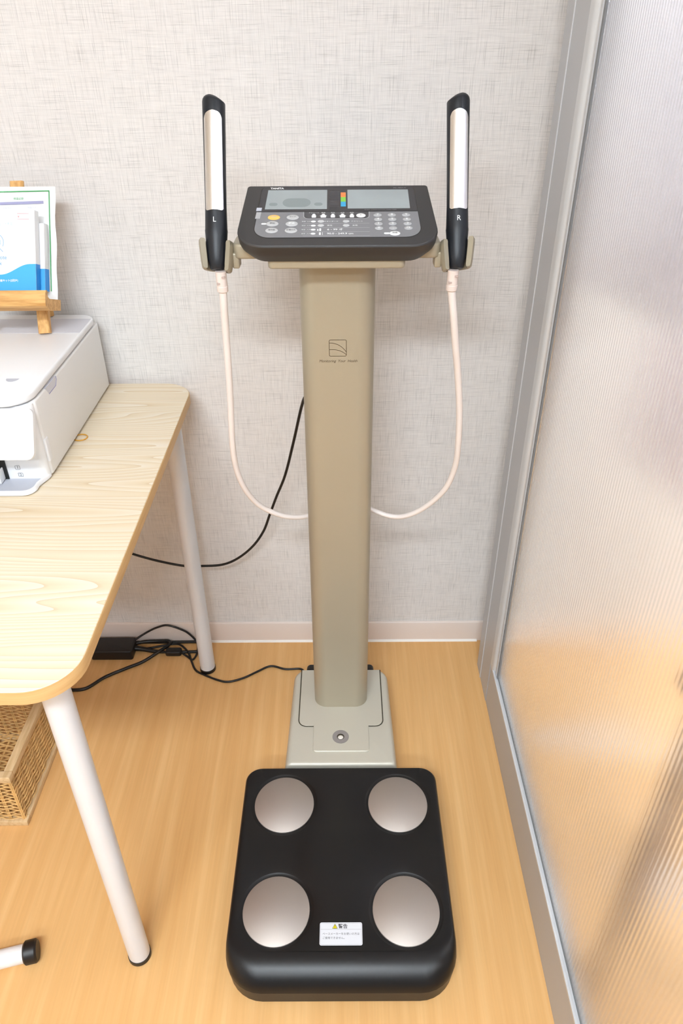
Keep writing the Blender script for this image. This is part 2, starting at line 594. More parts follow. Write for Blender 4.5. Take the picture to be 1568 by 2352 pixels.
# pane with real ribs
bm = bmesh.new()
pitch, npr, amp = 0.0078, 8, 0.00016
ys = []
y = Y0P
rows = []
cnt = int((1.1235 - Y0P) / pitch * npr)
for i in range(cnt + 1):
    yy = Y0P + (1.1235 - Y0P) * i / cnt
    ph = (yy / pitch) * 2 * PI
    rows.append((GX - amp * (0.5 + 0.5 * math.cos(ph)), yy))
prof = rows + [(GX + 0.004, 1.1235), (GX + 0.004, Y0P)]
v0 = [bm.verts.new((x, y, 0.121)) for x, y in prof]
v1 = [bm.verts.new((x, y, CEIL)) for x, y in prof]
for i in range(len(prof)):
    j = (i + 1) % len(prof)
    bm.faces.new((v0[i], v0[j], v1[j], v1[i]))
bm.faces.new(list(reversed(v0)))
bm.faces.new(v1)
pane = S('ribbed_pane', bm, MAT['glass'], part, smooth=60)
tag(pane, 'vertically ribbed translucent pane')

# ceiling lamps (housings of the area lights)
for i, (lx, ly, lbl) in enumerate([(-0.35, -0.85, 'nearer the scale'), (-0.35, -1.90, 'farther back'), (1.15, 0.55, 'beyond the partition by the wall'), (1.35, -0.9, 'beyond the partition farther back')]):
    bm = box(bmesh.new(), lx - 0.62, lx + 0.62, ly - 0.17, ly + 0.17, CEIL - 0.05, CEIL, b=0.01)
    o = obj('ceiling_lamp', bm, MAT['lampshade'], origin=(lx, ly, CEIL))
    tag(o, 'flat white rectangular ceiling lamp ' + lbl, 'lamp', 'ceiling lamps')

# ------------------------------------------------------------------ body composition scale
CX = -0.0065
sc = empty('body_composition_scale', (CX, 0.9, 0), 'black and beige standing body composition scale with hand grips, facing the camera by the wall', 'scale')

# platform
PF = [(0.002, 0.545, 0.183, 0.058), (0.006, 0.5405, 0.1865, 0.060), (0.040, 0.5395, 0.1880, 0.060), (0.0405, 0.5375, 0.1892, 0.062), (0.0445, 0.5385, 0.1897, 0.062),
(0.0500, 0.5405, 0.1893, 0.060)]
PF += [(0.075 - 0.051 * (1 - math.cos(math.radians(a))), 0.5845 - 0.051 * math.sin(math.radians(a)), 0.1893 - 0.0065 * (1 - a / 54) ** 1.6, 0.060 - 0.018 * (1 - a / 54)) for a in (54, 48, 42, 36, 30, 24, 18, 12, 6, 0)]
bm = bmesh.new()
rings = []
for z, y0, hw, rf in PF:
    rear = 0.9365 - max(0.0, (z - 0.066)) * 0.55
    rings.append(rr(CX, (y0 + rear) / 2, hw, (rear - y0) / 2, 0.03, 8, z, radii=(0.028, 0.028, rf, rf)))
vr = loft(bm, rings, cap1=False)
DISCS = [(CX - 0.108, 0.852), (CX + 0.1085, 0.852), (CX - 0.109, 0.6505), (CX + 0.1095, 0.6505)]
RX, RY = 0.0564, 0.0592
edges = [bm.edges.get((vr[-1][i], vr[-1][(i + 1) % len(vr[-1])])) for i in range(len(vr[-1]))]
for dx, dy in DISCS:
    prev = None
    for k, (dr, dz) in enumerate([(0.0072, 0.0), (0.0060, -0.0006), (0.0030, -0.0022), (-0.0008, -0.0026)]):
        ring = [bm.verts.new(p) for p in ell(dx, dy, RX + dr, RY + dr, 48, 0.075 + dz)]
        if k == 0:
            edges += [bm.edges.new((ring[i], ring[(i + 1) % 48])) for i in range(48)]
        else:
            for i in range(48):
                bm.faces.new((prev[i], prev[(i + 1) % 48], ring[(i + 1) % 48], ring[i]))
        prev = ring
    bm.faces.new(prev)
bmesh.ops.triangle_fill(bm, use_beauty=True, use_dissolve=False, edges=edges)
obj('platform', bm, MAT['black_plastic'], sc, smooth=32)
for i, (dx, dy) in enumerate(DISCS):
    bm = bmesh.new()
    loft(bm, [ell(dx, dy, RX, RY, 64, 0.0722), ell(dx, dy, RX, RY, 64, 0.0740), ell(dx, dy, RX - 0.0007, RY - 0.0007, 64, 0.0747)])
    obj('foot_electrode', bm, MAT['steel_disc'], sc, origin=(dx, dy, 0.074), smooth=50)

# warning sticker
SW, SH = 0.0349, 0.0182
sx0, sy0 = CX + 0.0, 0.6115
TOPZ = 0.0752
Ms = lambda p: (sx0 + p[0], sy0 + p[1], TOPZ + p[2])
bm = bmesh.new()
flat(bm, rr(0, 0, SW, SH, 0.003), Ms, 0.0, 0.00025)
stk = obj('warning_sticker', bm, MAT['sticker'], sc, smooth=0)
bm = bmesh.new()
z = 0.0003
strokes(bm, [(p[0], p[1]) for p in rr(0, 0, SW - 0.0014, SH - 0.0014, 0.002)] + [(SW - 0.0014, SH - 0.0034)], 0.00035, Ms, z)
strokes(bm, [(-SW + 0.0014, SH - 0.0112), (SW - 0.0014, SH - 0.0112)], 0.0004, Ms, z)
obj('ruled_lines', bm, MAT['sticker_edge'], stk, smooth=0)
bm = bmesh.new()
text('警告', 0.0078, lambda p: Ms((p[0] + 0.0032, p[1] + SH - 0.0066, z)), bm=bm, bold=0.00012)
text('ペースメーカーをお使いの方は', 0.00435, lambda p: Ms((p[0] - 0.0305, p[1] - 0.0003, z)), align='LEFT', bm=bm)
text('ご使用できません。', 0.00435, lambda p: Ms((p[0] - 0.0305, p[1] - 0.0068, z)), align='LEFT', bm=bm)
tri = lambda r, cx, cy: [(cx, cy + r), (cx - r * 0.95, cy - r * 0.72), (cx + r * 0.95, cy - r * 0.72)]
T_ = tri(0.0042, -0.0100, SH - 0.0068)
for a, b in ((0, 1), (1, 2), (2, 0)):
    strokes(bm, [T_[a], T_[b]], 0.0006, Ms, z + 0.0002)
box(bm, -0.0104, -0.0096, SH - 0.0083, SH - 0.0045, z, z + 0.0002, Ms)
box(bm, -0.0104, -0.0096, SH - 0.0094, SH - 0.0087, z, z + 0.0002, Ms)
obj('printed_text', bm, MAT['ink'], stk, smooth=0)
bm = bmesh.new()
flat(bm, T_, Ms, z)
obj('warning_triangle', bm, MAT['warn_yellow'], stk, smooth=0)

# base housing
bm = bmesh.new()
rings = []
for z, d in ((0.003, -0.004), (0.010, -0.005), (0.040, -0.003), (0.054, -0.001), (0.059, 0.0010), (0.0625, 0.0035), (0.0643, 0.0065), (0.065, 0.0105)):
    f = 0.9475 + max(0, d) * 0.8
    rb = 1.2130 - max(0, d)
    hb = 0.1095 - d
    ring = rr(CX, (f + rb) / 2, hb, (rb - f) / 2, 0.02, 6, z, radii=(0.026, 0.026, 0.006, 0.006))
    # slightly narrower towards the wall
    ring = [(CX + (x - CX) * (1.025 - 0.065 * (y - 0.95) / 0.26), y, zz) for x, y, zz in ring]
    rings.append(ring)
loft(bm, rings)
obj('base_housing', bm, MAT['beige_light'], sc, smooth=30)
def ushape(hw, y0, r, yb, hwb, n=8):
    pts = [(CX - hwb, yb)]
    for i in range(n + 1):
        a = PI + PI / 2 * i / n
        pts.append((CX - hw + r + r * math.cos(a), y0 + r + r * math.sin(a)))
    for i in range(n + 1):
        a = 3 * PI / 2 + PI / 2 * i / n
        pts.append((CX + hw - r + r * math.cos(a), y0 + r + r * math.sin(a)))
    pts.append((CX + hwb, yb))
    return pts
idm = lambda p: p
bm = bmesh.new()
strokes(bm, ushape(0.0905, 1.0445, 0.017, 1.2075, 0.0905), 0.0022, idm, 0.0656)
obj('panel_seam', bm, MAT['groove'], sc, smooth=0)
bm = bmesh.new()
U = ushape(0.0893, 1.0458, 0.0165, 1.2070, 0.0893)
loft(bm, [[(x, y, 0.0645) for x, y in U], [(x, y, 0.0658) for x, y in U], [(CX + (x - CX) * 0.994, 1.12 + (y - 1.12) * 0.994, 0.0664) for x, y in U]])
obj('top_cover', bm, MAT['beige_light'], sc, smooth=30)
bm = bmesh.new()
loft(bm, [rr(CX + 0.0005, 1.0125, 0.0585, 0.0345, 0.006, z=0.0645, radii=(0.001, 0.001, 0.007, 0.007)),
          rr(CX + 0.0005, 1.0125, 0.0585, 0.0345, 0.006, z=0.0672, radii=(0.001, 0.001, 0.007, 0.007)),
          rr(CX + 0.0005, 1.0128, 0.0573, 0.0336, 0.006, z=0.0684, radii=(0.001, 0.001, 0.0062, 0.0062))])
lv = obj('level_cover', bm, MAT['beige_light'], sc, smooth=30)
LX, LY = CX - 0.0005, 1.0145
bm = bmesh.new()
loft(bm, [ell(LX, LY, 0.0172, 0.0172, 48, 0.0685), ell(LX, LY, 0.0172, 0.0172, 48, 0.0690), ell(LX, LY, 0.0078, 0.0078, 48, 0.0690), ell(LX, LY, 0.0076, 0.0076, 48, 0.0686)], cap0=False, cap1=False)
obj('level_ring', bm, MAT['ring_grey'], lv, smooth=0)
bm = bmesh.new()
loft(bm, [ell(LX, LY, 0.0078, 0.0078, 32, 0.0688), ell(LX, LY, 0.0076, 0.0076, 32, 0.0687)], cap0=False)
obj('level_well', bm, MAT['groove'], lv, smooth=0)
bm = bmesh.new()
loft(bm, [ell(LX, LY - 0.0014, 0.0057, 0.0052, 24, 0.0687), ell(LX, LY - 0.0014, 0.0050, 0.0046, 24, 0.0696), ell(LX, LY - 0.0014, 0.0026, 0.0024, 24, 0.0701)])
obj('bubble_vial', bm, MAT['bubble'], lv, smooth=60)

# column
bm = bmesh.new()
loft(bm, [rr(CX + 0.0002, 1.1435, 0.0578, 0.0465, 0.02, 8, z, radii=(0.012, 0.012, 0.027, 0.027)) for z in (0.064, 1.030)])
col = obj('column', bm, MAT['beige'], sc, smooth=30)
COLY = 1.0970
# logo and slogan printed on the front of the column
Mc = lambda p: (CX + p[0], COLY - 0.0004, 0.8915 + p[1])
bm = bmesh.new()
q = [(p[0], p[1]) for p in rr(0, 0, 0.0134, 0.0134, 0.0022, 4)]
strokes(bm, q + [q[0], q[1]], 0.0008, Mc)
def qb(a, b, c, n=14):
    return [((1 - t) ** 2 * a[0] + 2 * t * (1 - t) * b[0] + t * t * c[0], (1 - t) ** 2 * a[1] + 2 * t * (1 - t) * b[1] + t * t * c[1]) for t in [i / n for i in range(n + 1)]]
strokes(bm, qb((-0.0134, 0.0082), (0.0030, 0.0090), (0.0134, -0.0066)), 0.0008, Mc)
strokes(bm, qb((-0.0134, -0.0028), (0.0030, -0.0010), (0.0132, -0.0108)), 0.0008, Mc)
text('Monitoring  Your  Health', 0.0060, lambda p: Mc((p[0] + 0.0006, p[1] - 0.0215, 0)), shear=0.25, bm=bm, sx=0.98)
obj('printed_logo', bm, MAT['print_brown'], col, smooth=0)
# small hooks on the back edge of the column
for s in (-1, 1):
    bm = box(bmesh.new(), CX + s * 0.0575, CX + s * 0.0600, 1.165, 1.180, 0.745, 0.775, b=0.0008)
    obj('cable_hook', bm, MAT['beige_light'], sc)

# bracket below the console, arms, holders
bm = box(bmesh.new(), CX - 0.0975, CX + 0.0965, 1.050, 1.185, 1.0265, 1.052, r=0.008, b=0.003)
obj('support_plate', bm, MAT['beige'], sc)
bm = box(bmesh.new(), CX - 0.147, CX + 0.147, 1.062, 1.118, 1.037, 1.0585, r=0.012, b=0.004)
obj('cross_arm', bm, MAT['beige'], sc)
bm = box(bmesh.new(), CX - 0.143, CX + 0.143, 1.112, 1.128, 1.040, 1.0640, r=0.004, b=0.003)
obj('cross_arm', bm, MAT['beige'], sc)

# console in its own tilted plane (u across, v up the slope, w out of the face)
A = math.radians(20.63)
CF = Vector((CX, 1.02, 1.0661))
CV = Vector((0, math.cos(A), math.sin(A)))
CW = Vector((0, -math.sin(A), math.cos(A)))
OFFU = 0.0065
def MC(p):
    # u measured from the camera's axis, in metres
    q = CF + CV * p[1] + CW * p[2]
    return (p[0] + CX + OFFU - 0.0065, q.y, q.z)
def MCm(p):
    return MC((p[0] / 1000, p[1] / 1000, p[2] / 1000))
def cring(hwf, hwb, v0, v1, rf, rb, w, cu=0.8):
    pts = rr(0, 0, 1, 1, 0.5)
    out = []
    n = 8
    base = rr(cu, (v0 + v1) / 2, hwf, (v1 - v0) / 2, rf, n, w, radii=(rb, rb, rf, rf))
    for x, y, z in base:
        t = (y - v0) / (v1 - v0)
        k = (hwf + (hwb - hwf) * t) / hwf
        out.append((cu + (x - cu) * k, y, z))
    return out
bm = bmesh.new()
CU = 1.3
rings = [cring(112, 106, 26, 134, 24, 4, -40, CU), cring(126, 121, 16, 141, 30, 4, -36, CU), cring(138.5, 129.8, 6.5, 144.5, 39, 4, -22, CU), cring(140.2, 131.0, 2.5, 145.5, 41, 4, -15, CU), cring(140.9, 131.2, -0.8, 145.5, 42, 4, -4, CU), cring(140.8, 131.1, -1.0, 145.5, 42, 4, -2.2, CU),
         cring(140.2, 130.7, -0.2, 145.2, 41.5, 4, -0.7, CU), cring(139.4, 130.2, 0.8, 144.4, 41, 4, 0, CU)]
loft(bm, rings, MCm)
con = obj('console', bm, MAT['charcoal'], sc, smooth=24)
tag(con, 'charcoal sloping control console')
bm = bmesh.new()
loft(bm, [cring(104, 100, 36, 130, 22, 5, -42), cring(112, 106, 30, 134, 24, 5, -37)], MCm)
obj('console_underside', bm, MAT['dark_charcoal'], sc, smooth=24)

def plate(name, ring, w0, w1, m, parent):
    bm = bmesh.new()
    flat(bm, ring, MCm, w0, w1)
    return obj(name, bm, m, parent, smooth=0)
def trap(l0, r0, v0, l1, r1, v1, rad):
    """rounded quad: bottom (l0,r0) at v0, top (l1,r1) at v1; radii +x+y,-x+y,-x-y,+x-y"""
    base = rr(0, (v0 + v1) / 2, (r0 - l0) / 2, (v1 - v0) / 2, 1, 8, 0, radii=rad)
    out = []
    for x, y, z in base:
        t = (y - v0) / (v1 - v0)
        l, r_ = l0 + (l1 - l0) * t, r0 + (r1 - r0) * t
        k = (x + (r0 - l0) / 2) / (r0 - l0)
        out.append((l + (r_ - l) * k, y, 0))
    return out
plate('bezel_gap', trap(-115.2, 117.4, 17.9, -108.9, 112.6, 142.4, (10, 10, 23, 23)), -0.5, 0.15, MAT['rubber'], con)
win = plate('display_window', trap(-110.6, 114.2, 79.4, -107.9, 111.7, 141.7, (9.5, 9.5, 0.1, 0.1)), 0, 0.45, MAT['window'], con)
pad = plate('keypad', trap(-114.4, 116.6, 18.6, -111.0, 114.2, 78.3, (0.1, 0.1, 22, 22)), 0, 0.4, MAT['keypad'], con)
l1 = plate('lcd_screen', trap(-101.5, -13.6, 85.0, -98.9, -13.6, 133.2, (0.5, 0.5, 0.5, 0.5)), 0.4, 0.6, MAT['lcd'], win)
l2 = plate('lcd_screen', trap(15.6, 103.8, 86.0, 15.6, 103.2, 133.2, (0.5, 0.5, 0.5, 0.5)), 0.4, 0.6, MAT['lcd'], win)
for k, c in enumerate(('sq_orange', 'sq_green', 'sq_blue')):
    v1_ = 126.2 - k * 11.75
    plate('indicator_square', [(5.9, v1_ - 11.6), (13.1, v1_ - 11.6), (13.1, v1_), (5.9, v1_)], 0.4, 0.65, MAT[c], win)
bm = bmesh.new()
for k in range(13):
    v = 92 + k * 3.0
    strokes(bm, [(-10.2, v), (4.0, v)], 0.7, MCm, 0.6)
obj('printed_lines', bm, MAT['window_stripe'], win, smooth=0)
MT = lambda u, v, w: (lambda p: MCm((p[0] * 1000 + u, p[1] * 1000 + v, w)))
bm = text('TANITA', 0.0054, MT(-86.4, 137.4, 0.65), bold=0.00022)
obj('printed_brand', bm, MAT['print_white'], win, smooth=0)
bm = bmesh.new()
text('MC-780A-N', 0.0036, MT(91.5, 137.2, 0.65), bm=bm)
obj('printed_model', bm, MAT['print_grey'], win, smooth=0)
bm = bmesh.new()
text('BODY COMPOSITION ANALYZER', 0.0030, MT(62, 82.6, 0.65), bm=bm)
obj('printed_text', bm, MAT['print_grey'], win, smooth=0)
bm = bmesh.new()
flat(bm, rr(-57, 101, 20, 11, 10.9), MCm, 0.64)
flat(bm, rr(-90, 97, 6, 4, 3.9), MCm, 0.64)
flat(bm, rr(-26, 97, 6, 4, 3.9), MCm, 0.64)
obj('printed_marks', bm, MAT['lcd_mark'], win, smooth=0)
# clear tape at the left end of the divider
plate('clear_tape', trap(-113.5, -106.0, 81.0, -112.9, -105.6, 88.5, (0.2,) * 4), 0.3, 0.9, MAT['printer_grey'], con)
plate('clear_tape', trap(-113.8, -107.0, 62.5, -112.6, -105.8, 78.0, (0.2,) * 4), 0.3, 0.75, MAT['key_number'], con)
# tab with body shape icons
plate('icon_tab', trap(-45.3, 44.8, 62.6, -45.3, 44.8, 78.3, (0.2, 0.2, 6, 6)), 0.3, 0.6, MAT['tab_dark'], pad)
bm = bmesh.new()
q = [(-46.4, 78.0), (-46.0, 68.0)] + qb((-46.0, 68.0), (-45.8, 61.8), (-39, 61.8), 5)[1:] + qb((39, 61.8), (45.4, 61.8), (45.6, 68), 5) + [(46.0, 78.0)]
strokes(bm, q, 0.7, MCm, 0.62)
for v in (50.2, 40.5, 31.2, 21.8):
    strokes(bm, [(-46, v), (45.5, v)], 0.5, MCm, 0.45)
obj('printed_lines', bm, MAT['keypad_line'], pad, smooth=0)
bm = bmesh.new()
bt = bmesh.new()
for i, u in enumerate((-31.8, -18.5, -5.2, 8.3, 21.4)):
    flat(bm, rr(u, 66.8, 3.0 + (i % 2) * 0.8, 2.8, 1.0), MCm, 0.66)
    flat(bm, ell(u, 71.0, 2.3, 2.3, 12), MCm, 0.67)
    flat(bm, [(u - 5.4 if i in (1, 3) else u - 3.8, 68.3), (u, 71.8), (u + 5.4 if i in (1, 3) else u + 3.8, 68.3)], MCm, 0.68)
    text(('アスリート', '標準', '男性', '女性', '体型')[i], 0.0030, MT(u, 75.4, 0.68), bm=bt)
for u in (-21.7, 13.2):
    for v in (55.2, 45.5):
        flat(bm, [(u - 2.4, v + 3.0), (u - 0.8, v - 3.2), (u + 0.8, v - 3.2), (u + 2.4, v + 3.0)], MCm, 0.75)
text('体型  入力', 0.0028, MT(-42, 55.0, 0.5), bm=bt)
text('性別  入力', 0.0028, MT(-42, 45.3, 0.5), bm=bt)
text('年齢  入力', 0.0028, MT(-42, 35.9, 0.5), bm=bt)
text('身長  入力', 0.0028, MT(-42, 26.6, 0.5), bm=bt)
text('スタンダード', 0.0034, MT(-7.5, 55.0, 0.5), bm=bt)
text('アスリート', 0.0034, MT(28.5, 55.0, 0.5), bm=bt)
text('男性', 0.0038, MT(-9.5, 45.3, 0.5), bm=bt)
text('女性', 0.0038, MT(25.5, 45.3, 0.5), bm=bt)
text('6 - 99 才', 0.0050, MT(-2.0, 36.0, 0.5), bm=bt, bold=0.0001, sx=1.2)
text('90.0 - 249.9 cm', 0.0050, MT(5.0, 26.6, 0.5), bm=bt, bold=0.0001, sx=1.15)
flat(bm, rr(-22.5, 35.8, 1.3, 3.2, 1.2), MCm, 0.5)
flat(bm, rr(-25.8, 35.2, 0.9, 2.2, 0.8), MCm, 0.5)
flat(bm, rr(-22.8, 26.6, 1.3, 3.2, 1.2), MCm, 0.5)
strokes(bm, [(-19.3, 23.5), (-19.3, 29.8)], 0.6, MCm, 0.5)
for v in (55.1, 45.3, 35.9, 26.6):
    flat(bm, ell(-32.2, v, 3.4, 2.2, 20), MCm, 0.5)
flat(bm, rr(-100.8, 50.2, 3.6, 1.8, 1.7), MCm, 0.5)
flat(bm, rr(68.8, 26.6, 4.0, 2.0, 1.9), MCm, 0.5)
obj('printed_text', bt, MAT['print_white'], pad, smooth=0)
obj('printed_icons', bm, MAT['print_white'], pad, smooth=0)
def key(u, v, ru, rv, m, txt='', ts=0.003, tm='print_white'):
    bm = bmesh.new()
    loft(bm, [ell(u, v, ru, rv, 28, 0.3), ell(u, v, ru * 0.98, rv * 0.98, 28, 0.75), ell(u, v, ru * 0.86, rv * 0.86, 28, 1.15), ell(u, v, ru * 0.5, rv * 0.5, 28, 1.4)], MCm)
    k = obj('key', bm, MAT[m], con, origin=MCm((u, v, 0)), smooth=60)
    if txt:
        b2 = text(txt, ts, MT(u, v, 1.5), bold=0.00012)
        obj('key_print', b2, MAT[tm], k, smooth=0)
    return k
key(-87.6, 65.3, 8.7, 5.9, 'key_orange', 'OFF', 0.0040, 'key_number')
key(-61.3, 65.3, 8.5, 5.8, 'key', 'ガイド', 0.0032, 'print_grey')
key(-89.0, 50.1, 8.6, 5.9, 'key', '開始', 0.0036, 'print_grey')
key(-62.1, 49.8, 8.6, 5.9, 'key', '設定', 0.0044)
key(-89.2, 34.5, 8.7, 5.9, 'key', '着衣量', 0.0032, 'print_grey')
key(-62.5, 34.3, 8.7, 5.9, 'key', '体重のみ', 0.0032, 'print_grey')
key(34.1, 68.8, 6.7, 5.0, 'key_white', '▶', 0.0030, 'key_number')
for i, row in enumerate((('7', '8', '9'), ('4', '5', '6'), ('1', '2', '3'), ('0', '.', 'CE'))):
    for j, ch in enumerate(row):
        u = (57.5, 77.4, 97.4)[j] + i * (0.3, 0.15, 0.5)[j]
        key(u, 69.6 - i * 10.4, 5.8, 3.9, 'key_number', ch, 0.0058 if ch != 'CE' else 0.0045)
key(79.7, 26.5, 7.4, 5.0, 'key_white', '決定', 0.0036, 'print_grey')
for u in (-21.7, 13.2):
    for v in (55.2, 45.5):
        key(u, v, 4.6, 2.9, 'key')

# hand grips
def grip(side):
    B0 = Vector((CX + side * 0.1705, 1.0600, 1.0235))
    T0 = Vector((CX + side * 0.1700, 1.170, 1.2335))
    ax = (T0 - B0)
    L = ax.length
    ax.normalize()
    ri = Vector((-side, 0, 0))                   # towards the console
    fr = ax.cross(ri)
    if fr.y > 0: fr = -fr                         # towards the camera
    g_ = lambda s, a, r, off=0.0, sq=1.0: tuple(B0 + ax * (s * L + off) + ri * (math.cos(a) * r) + fr * (math.sin(a) * r * sq))
    n = 40
    prof = [(0.0, 0.0085), (0.006, 0.0098), (0.045, 0.0118), (0.055, 0.0126), (0.10, 0.0136), (0.17, 0.0150), (0.225, 0.0160), (0.235, 0.0157), (0.36, 0.0150), (0.6, 0.0153), (0.9, 0.0159), (0.955, 0.0160)]
    rings = []
    for s, r in prof:
        rings.append([g_(s, 2 * PI * i / n, r, -0.003 * (math.cos(2 * PI * i / n) * 0.5 + 0.5) if s > 0.95 else 0, 0.92) for i in range(n)])
    for k in range(1, 6):
        t = k / 5
        r = 0.0160 * math.cos(t * PI / 2 * 0.82)
        ring = []
        for i in range(n):
            a = 2 * PI * i / n
            off = 0.010 * math.sin(t * PI / 2) - 0.003 * (math.cos(a) * 0.5 + 0.5) - 0.005 * max(0, math.cos(a) * 0.5 + 0.5) * (r / 0.016) * min(1, t * 2)
            ring.append(g_(0.955, a, r, off, 0.92))
        rings.append(ring)
    # lower the inner side of the straight part too, so the tip reads as cut on the slant
    bm = bmesh.new()
    loft(bm, rings)
    h = obj('hand_grip', bm, MAT['handle_black'], sc, origin=tuple(B0), smooth=40)
    tag(h, 'left dark hand grip marked L' if side < 0 else 'right dark hand grip marked R')
    # steel electrode wrapped round the front
    bm = bmesh.new()
    rows_ = []
    a0, a1 = math.radians(42), math.radians(138)
    ns, na = 30, 18
    s0, s1 = 0.328, 0.865
    for j in range(ns + 1):
        t = j / ns
        row = []
        for i in range(na + 1):
            k = i / na
            # rounded ends: pull the corner rows in
            e = abs(2 * k - 1)
            cut = 0.016 * (max(0, e - 0.7) / 0.3) ** 2
            top = 0.018 * max(0, 1 - e ** 2)
            s = s0 + cut * 0.7 + 0.006 * (1 - e) + (s1 - cut + top - s0 - cut * 0.7) * t
            a = a0 + (a1 - a0) * k
            row.append(g_(s, a, 0.0161 + 0.0006, 0, 0.92))
        rows_.append(row)
    vr_ = [[bm.verts.new(p) for p in row] for row in rows_]
    for j in range(ns):
        for i in range(na):
            bm.faces.new((vr_[j][i], vr_[j][i + 1], vr_[j + 1][i + 1], vr_[j + 1][i]))
    ext = bmesh.ops.extrude_face_region(bm, geom=list(bm.faces))
    cen = lambda co: B0 + ax * (co - B0).dot(ax)
    for v in [e for e in ext['geom'] if isinstance(e, bmesh.types.BMVert)]:
        v.co += (cen(v.co) - v.co).normalized() * 0.0018
    obj('hand_electrode', bm, MAT['steel_handle'], h, smooth=50)
    # letter
    def ml(p):
        s = 0.275 + p[1] / L
        r = 0.0164
        a = PI / 2 + side * (-p[0] / r) * (-1)
        a = PI / 2 + (p[0] / r) * side
        return g_(s, a, r, 0, 0.95)
    bm = text('L' if side < 0 else 'R', 0.0098, ml, bold=0.0)
    obj('printed_letter', bm, MAT['print_white'], h, smooth=0)
    # holder: band round the back with two prongs, following the grip
    bm = bmesh.new()
    th = [math.radians(d) for d in range(128, 413, 15)]
    th = [math.radians(d) for d in [146 + i * (394 - 146) / 22 for i in range(23)]]
    vr_ = []
    for s, din, dout in ((0.005, 0.0150, 0.0195), (0.012, 0.0142, 0.0210), (0.05, 0.0145, 0.0225), (0.145, 0.0170, 0.0250), (0.166, 0.0172, 0.0250), (0.176, 0.0184, 0.0236)):
        ring = [g_(s - 0.02 * max(0, math.cos(a)), a, dout) for a in th] + [g_(s - 0.02 * max(0, math.cos(a)), a, din) for a in reversed(th)]
        vr_.append(ring)
    loft(bm, vr_)
    hold = obj('grip_holder', bm, MAT['beige'], sc, smooth=40)
    # inner rib of the holder hanging below the arm
    bm = box(bmesh.new(), CX + side * 0.139, CX + side * 0.149, 1.066, 1.09, 1.023, 1.045, b=0.0025)
    obj('holder_rib', bm, MAT['beige'], hold)
    # strain relief and cable
    RXv = Vector((CX + side * 0.1655, 1.0575, 1.0215))
    bm = bmesh.new()
    rel = [(0.001, 0.0078), (-0.020, 0.0078), (-0.0205, 0.0083), (-0.0275, 0.0080), (-0.029, 0.0062)]
    dirc = Vector((side * 0.02, 0.0, 1)).normalized()
    rings = []
    for zz, r in rel:
        p = RXv + dirc * zz
        rings.append([(p.x + r * math.cos(2 * PI * i / 24), p.y + r * math.sin(2 * PI * i / 24), p.z) for i in range(24)])
    loft(bm, rings)
    rl = obj('strain_relief', bm, MAT['relief'], h, smooth=40)
    if side < 0:
        pts = [(-0.1722, 1.058, 0.994), (-0.1723, 1.06, 0.9732), (-0.175, 1.07, 0.9301), (-0.1779, 1.08, 0.8702), (-0.1815, 1.09, 0.8059), (-0.1870, 1.1, 0.7202), (-0.1856, 1.11, 0.6627), (-0.1750, 1.12, 0.6157), (-0.1547, 1.135, 0.5728), (-0.1206, 1.145, 0.5443), (-0.0888, 1.155, 0.5313), (-0.0602, 1.165, 0.5284)]
        off = RXv + dirc * -0.028
        pts = [tuple(off)] + pts[1:]
    else:
        pts = [(0.161, 1.058, 0.994), (0.1645, 1.06, 0.9583), (0.1740, 1.07, 0.9005), (0.1825, 1.08, 0.8534), (0.1917, 1.09, 0.788), (0.1970, 1.1, 0.7179), (0.1964, 1.11, 0.6648), (0.1833, 1.12, 0.6135), (0.1521, 1.135, 0.566), (0.1176, 1.145, 0.5398), (0.0854, 1.155, 0.5342), (0.0441, 1.165, 0.5468)]
        off = RXv + dirc * -0.028
        pts = [tuple(off)] + pts[1:]
    bm = tube(bmesh.new(), pts, 0.0055, n=14, sub=8, rad=lambda t: 0.0058 - 0.0012 * t)
    cb = obj('grip_cable', bm, MAT['cable_white'], sc, smooth=60)
    tag(cb, 'white curved grip cable')
    for dz, sg in ((-0.006, 1), (-0.015, -1)):
        c = RXv + dirc * dz
        bm = box(bmesh.new(), c.x + sg * 0.0015, c.x + sg * 0.0062, c.y - 0.0082, c.y - 0.0045, c.z - 0.0012, c.z + 0.0012)
        obj('relief_slot', bm, MAT['relief_slot'], h, smooth=0)
grip(-1)
grip(1)
# plugs at the back of the base
for x0, x1 in ((-0.086, -0.052), (0.040, 0.070)):
    bm = box(bmesh.new(), x0, x1, 1.2055, 1.232, 0.030, 0.064, r=0.010, b=0.009)
    obj('power_plug', bm, MAT['rubber'], sc)

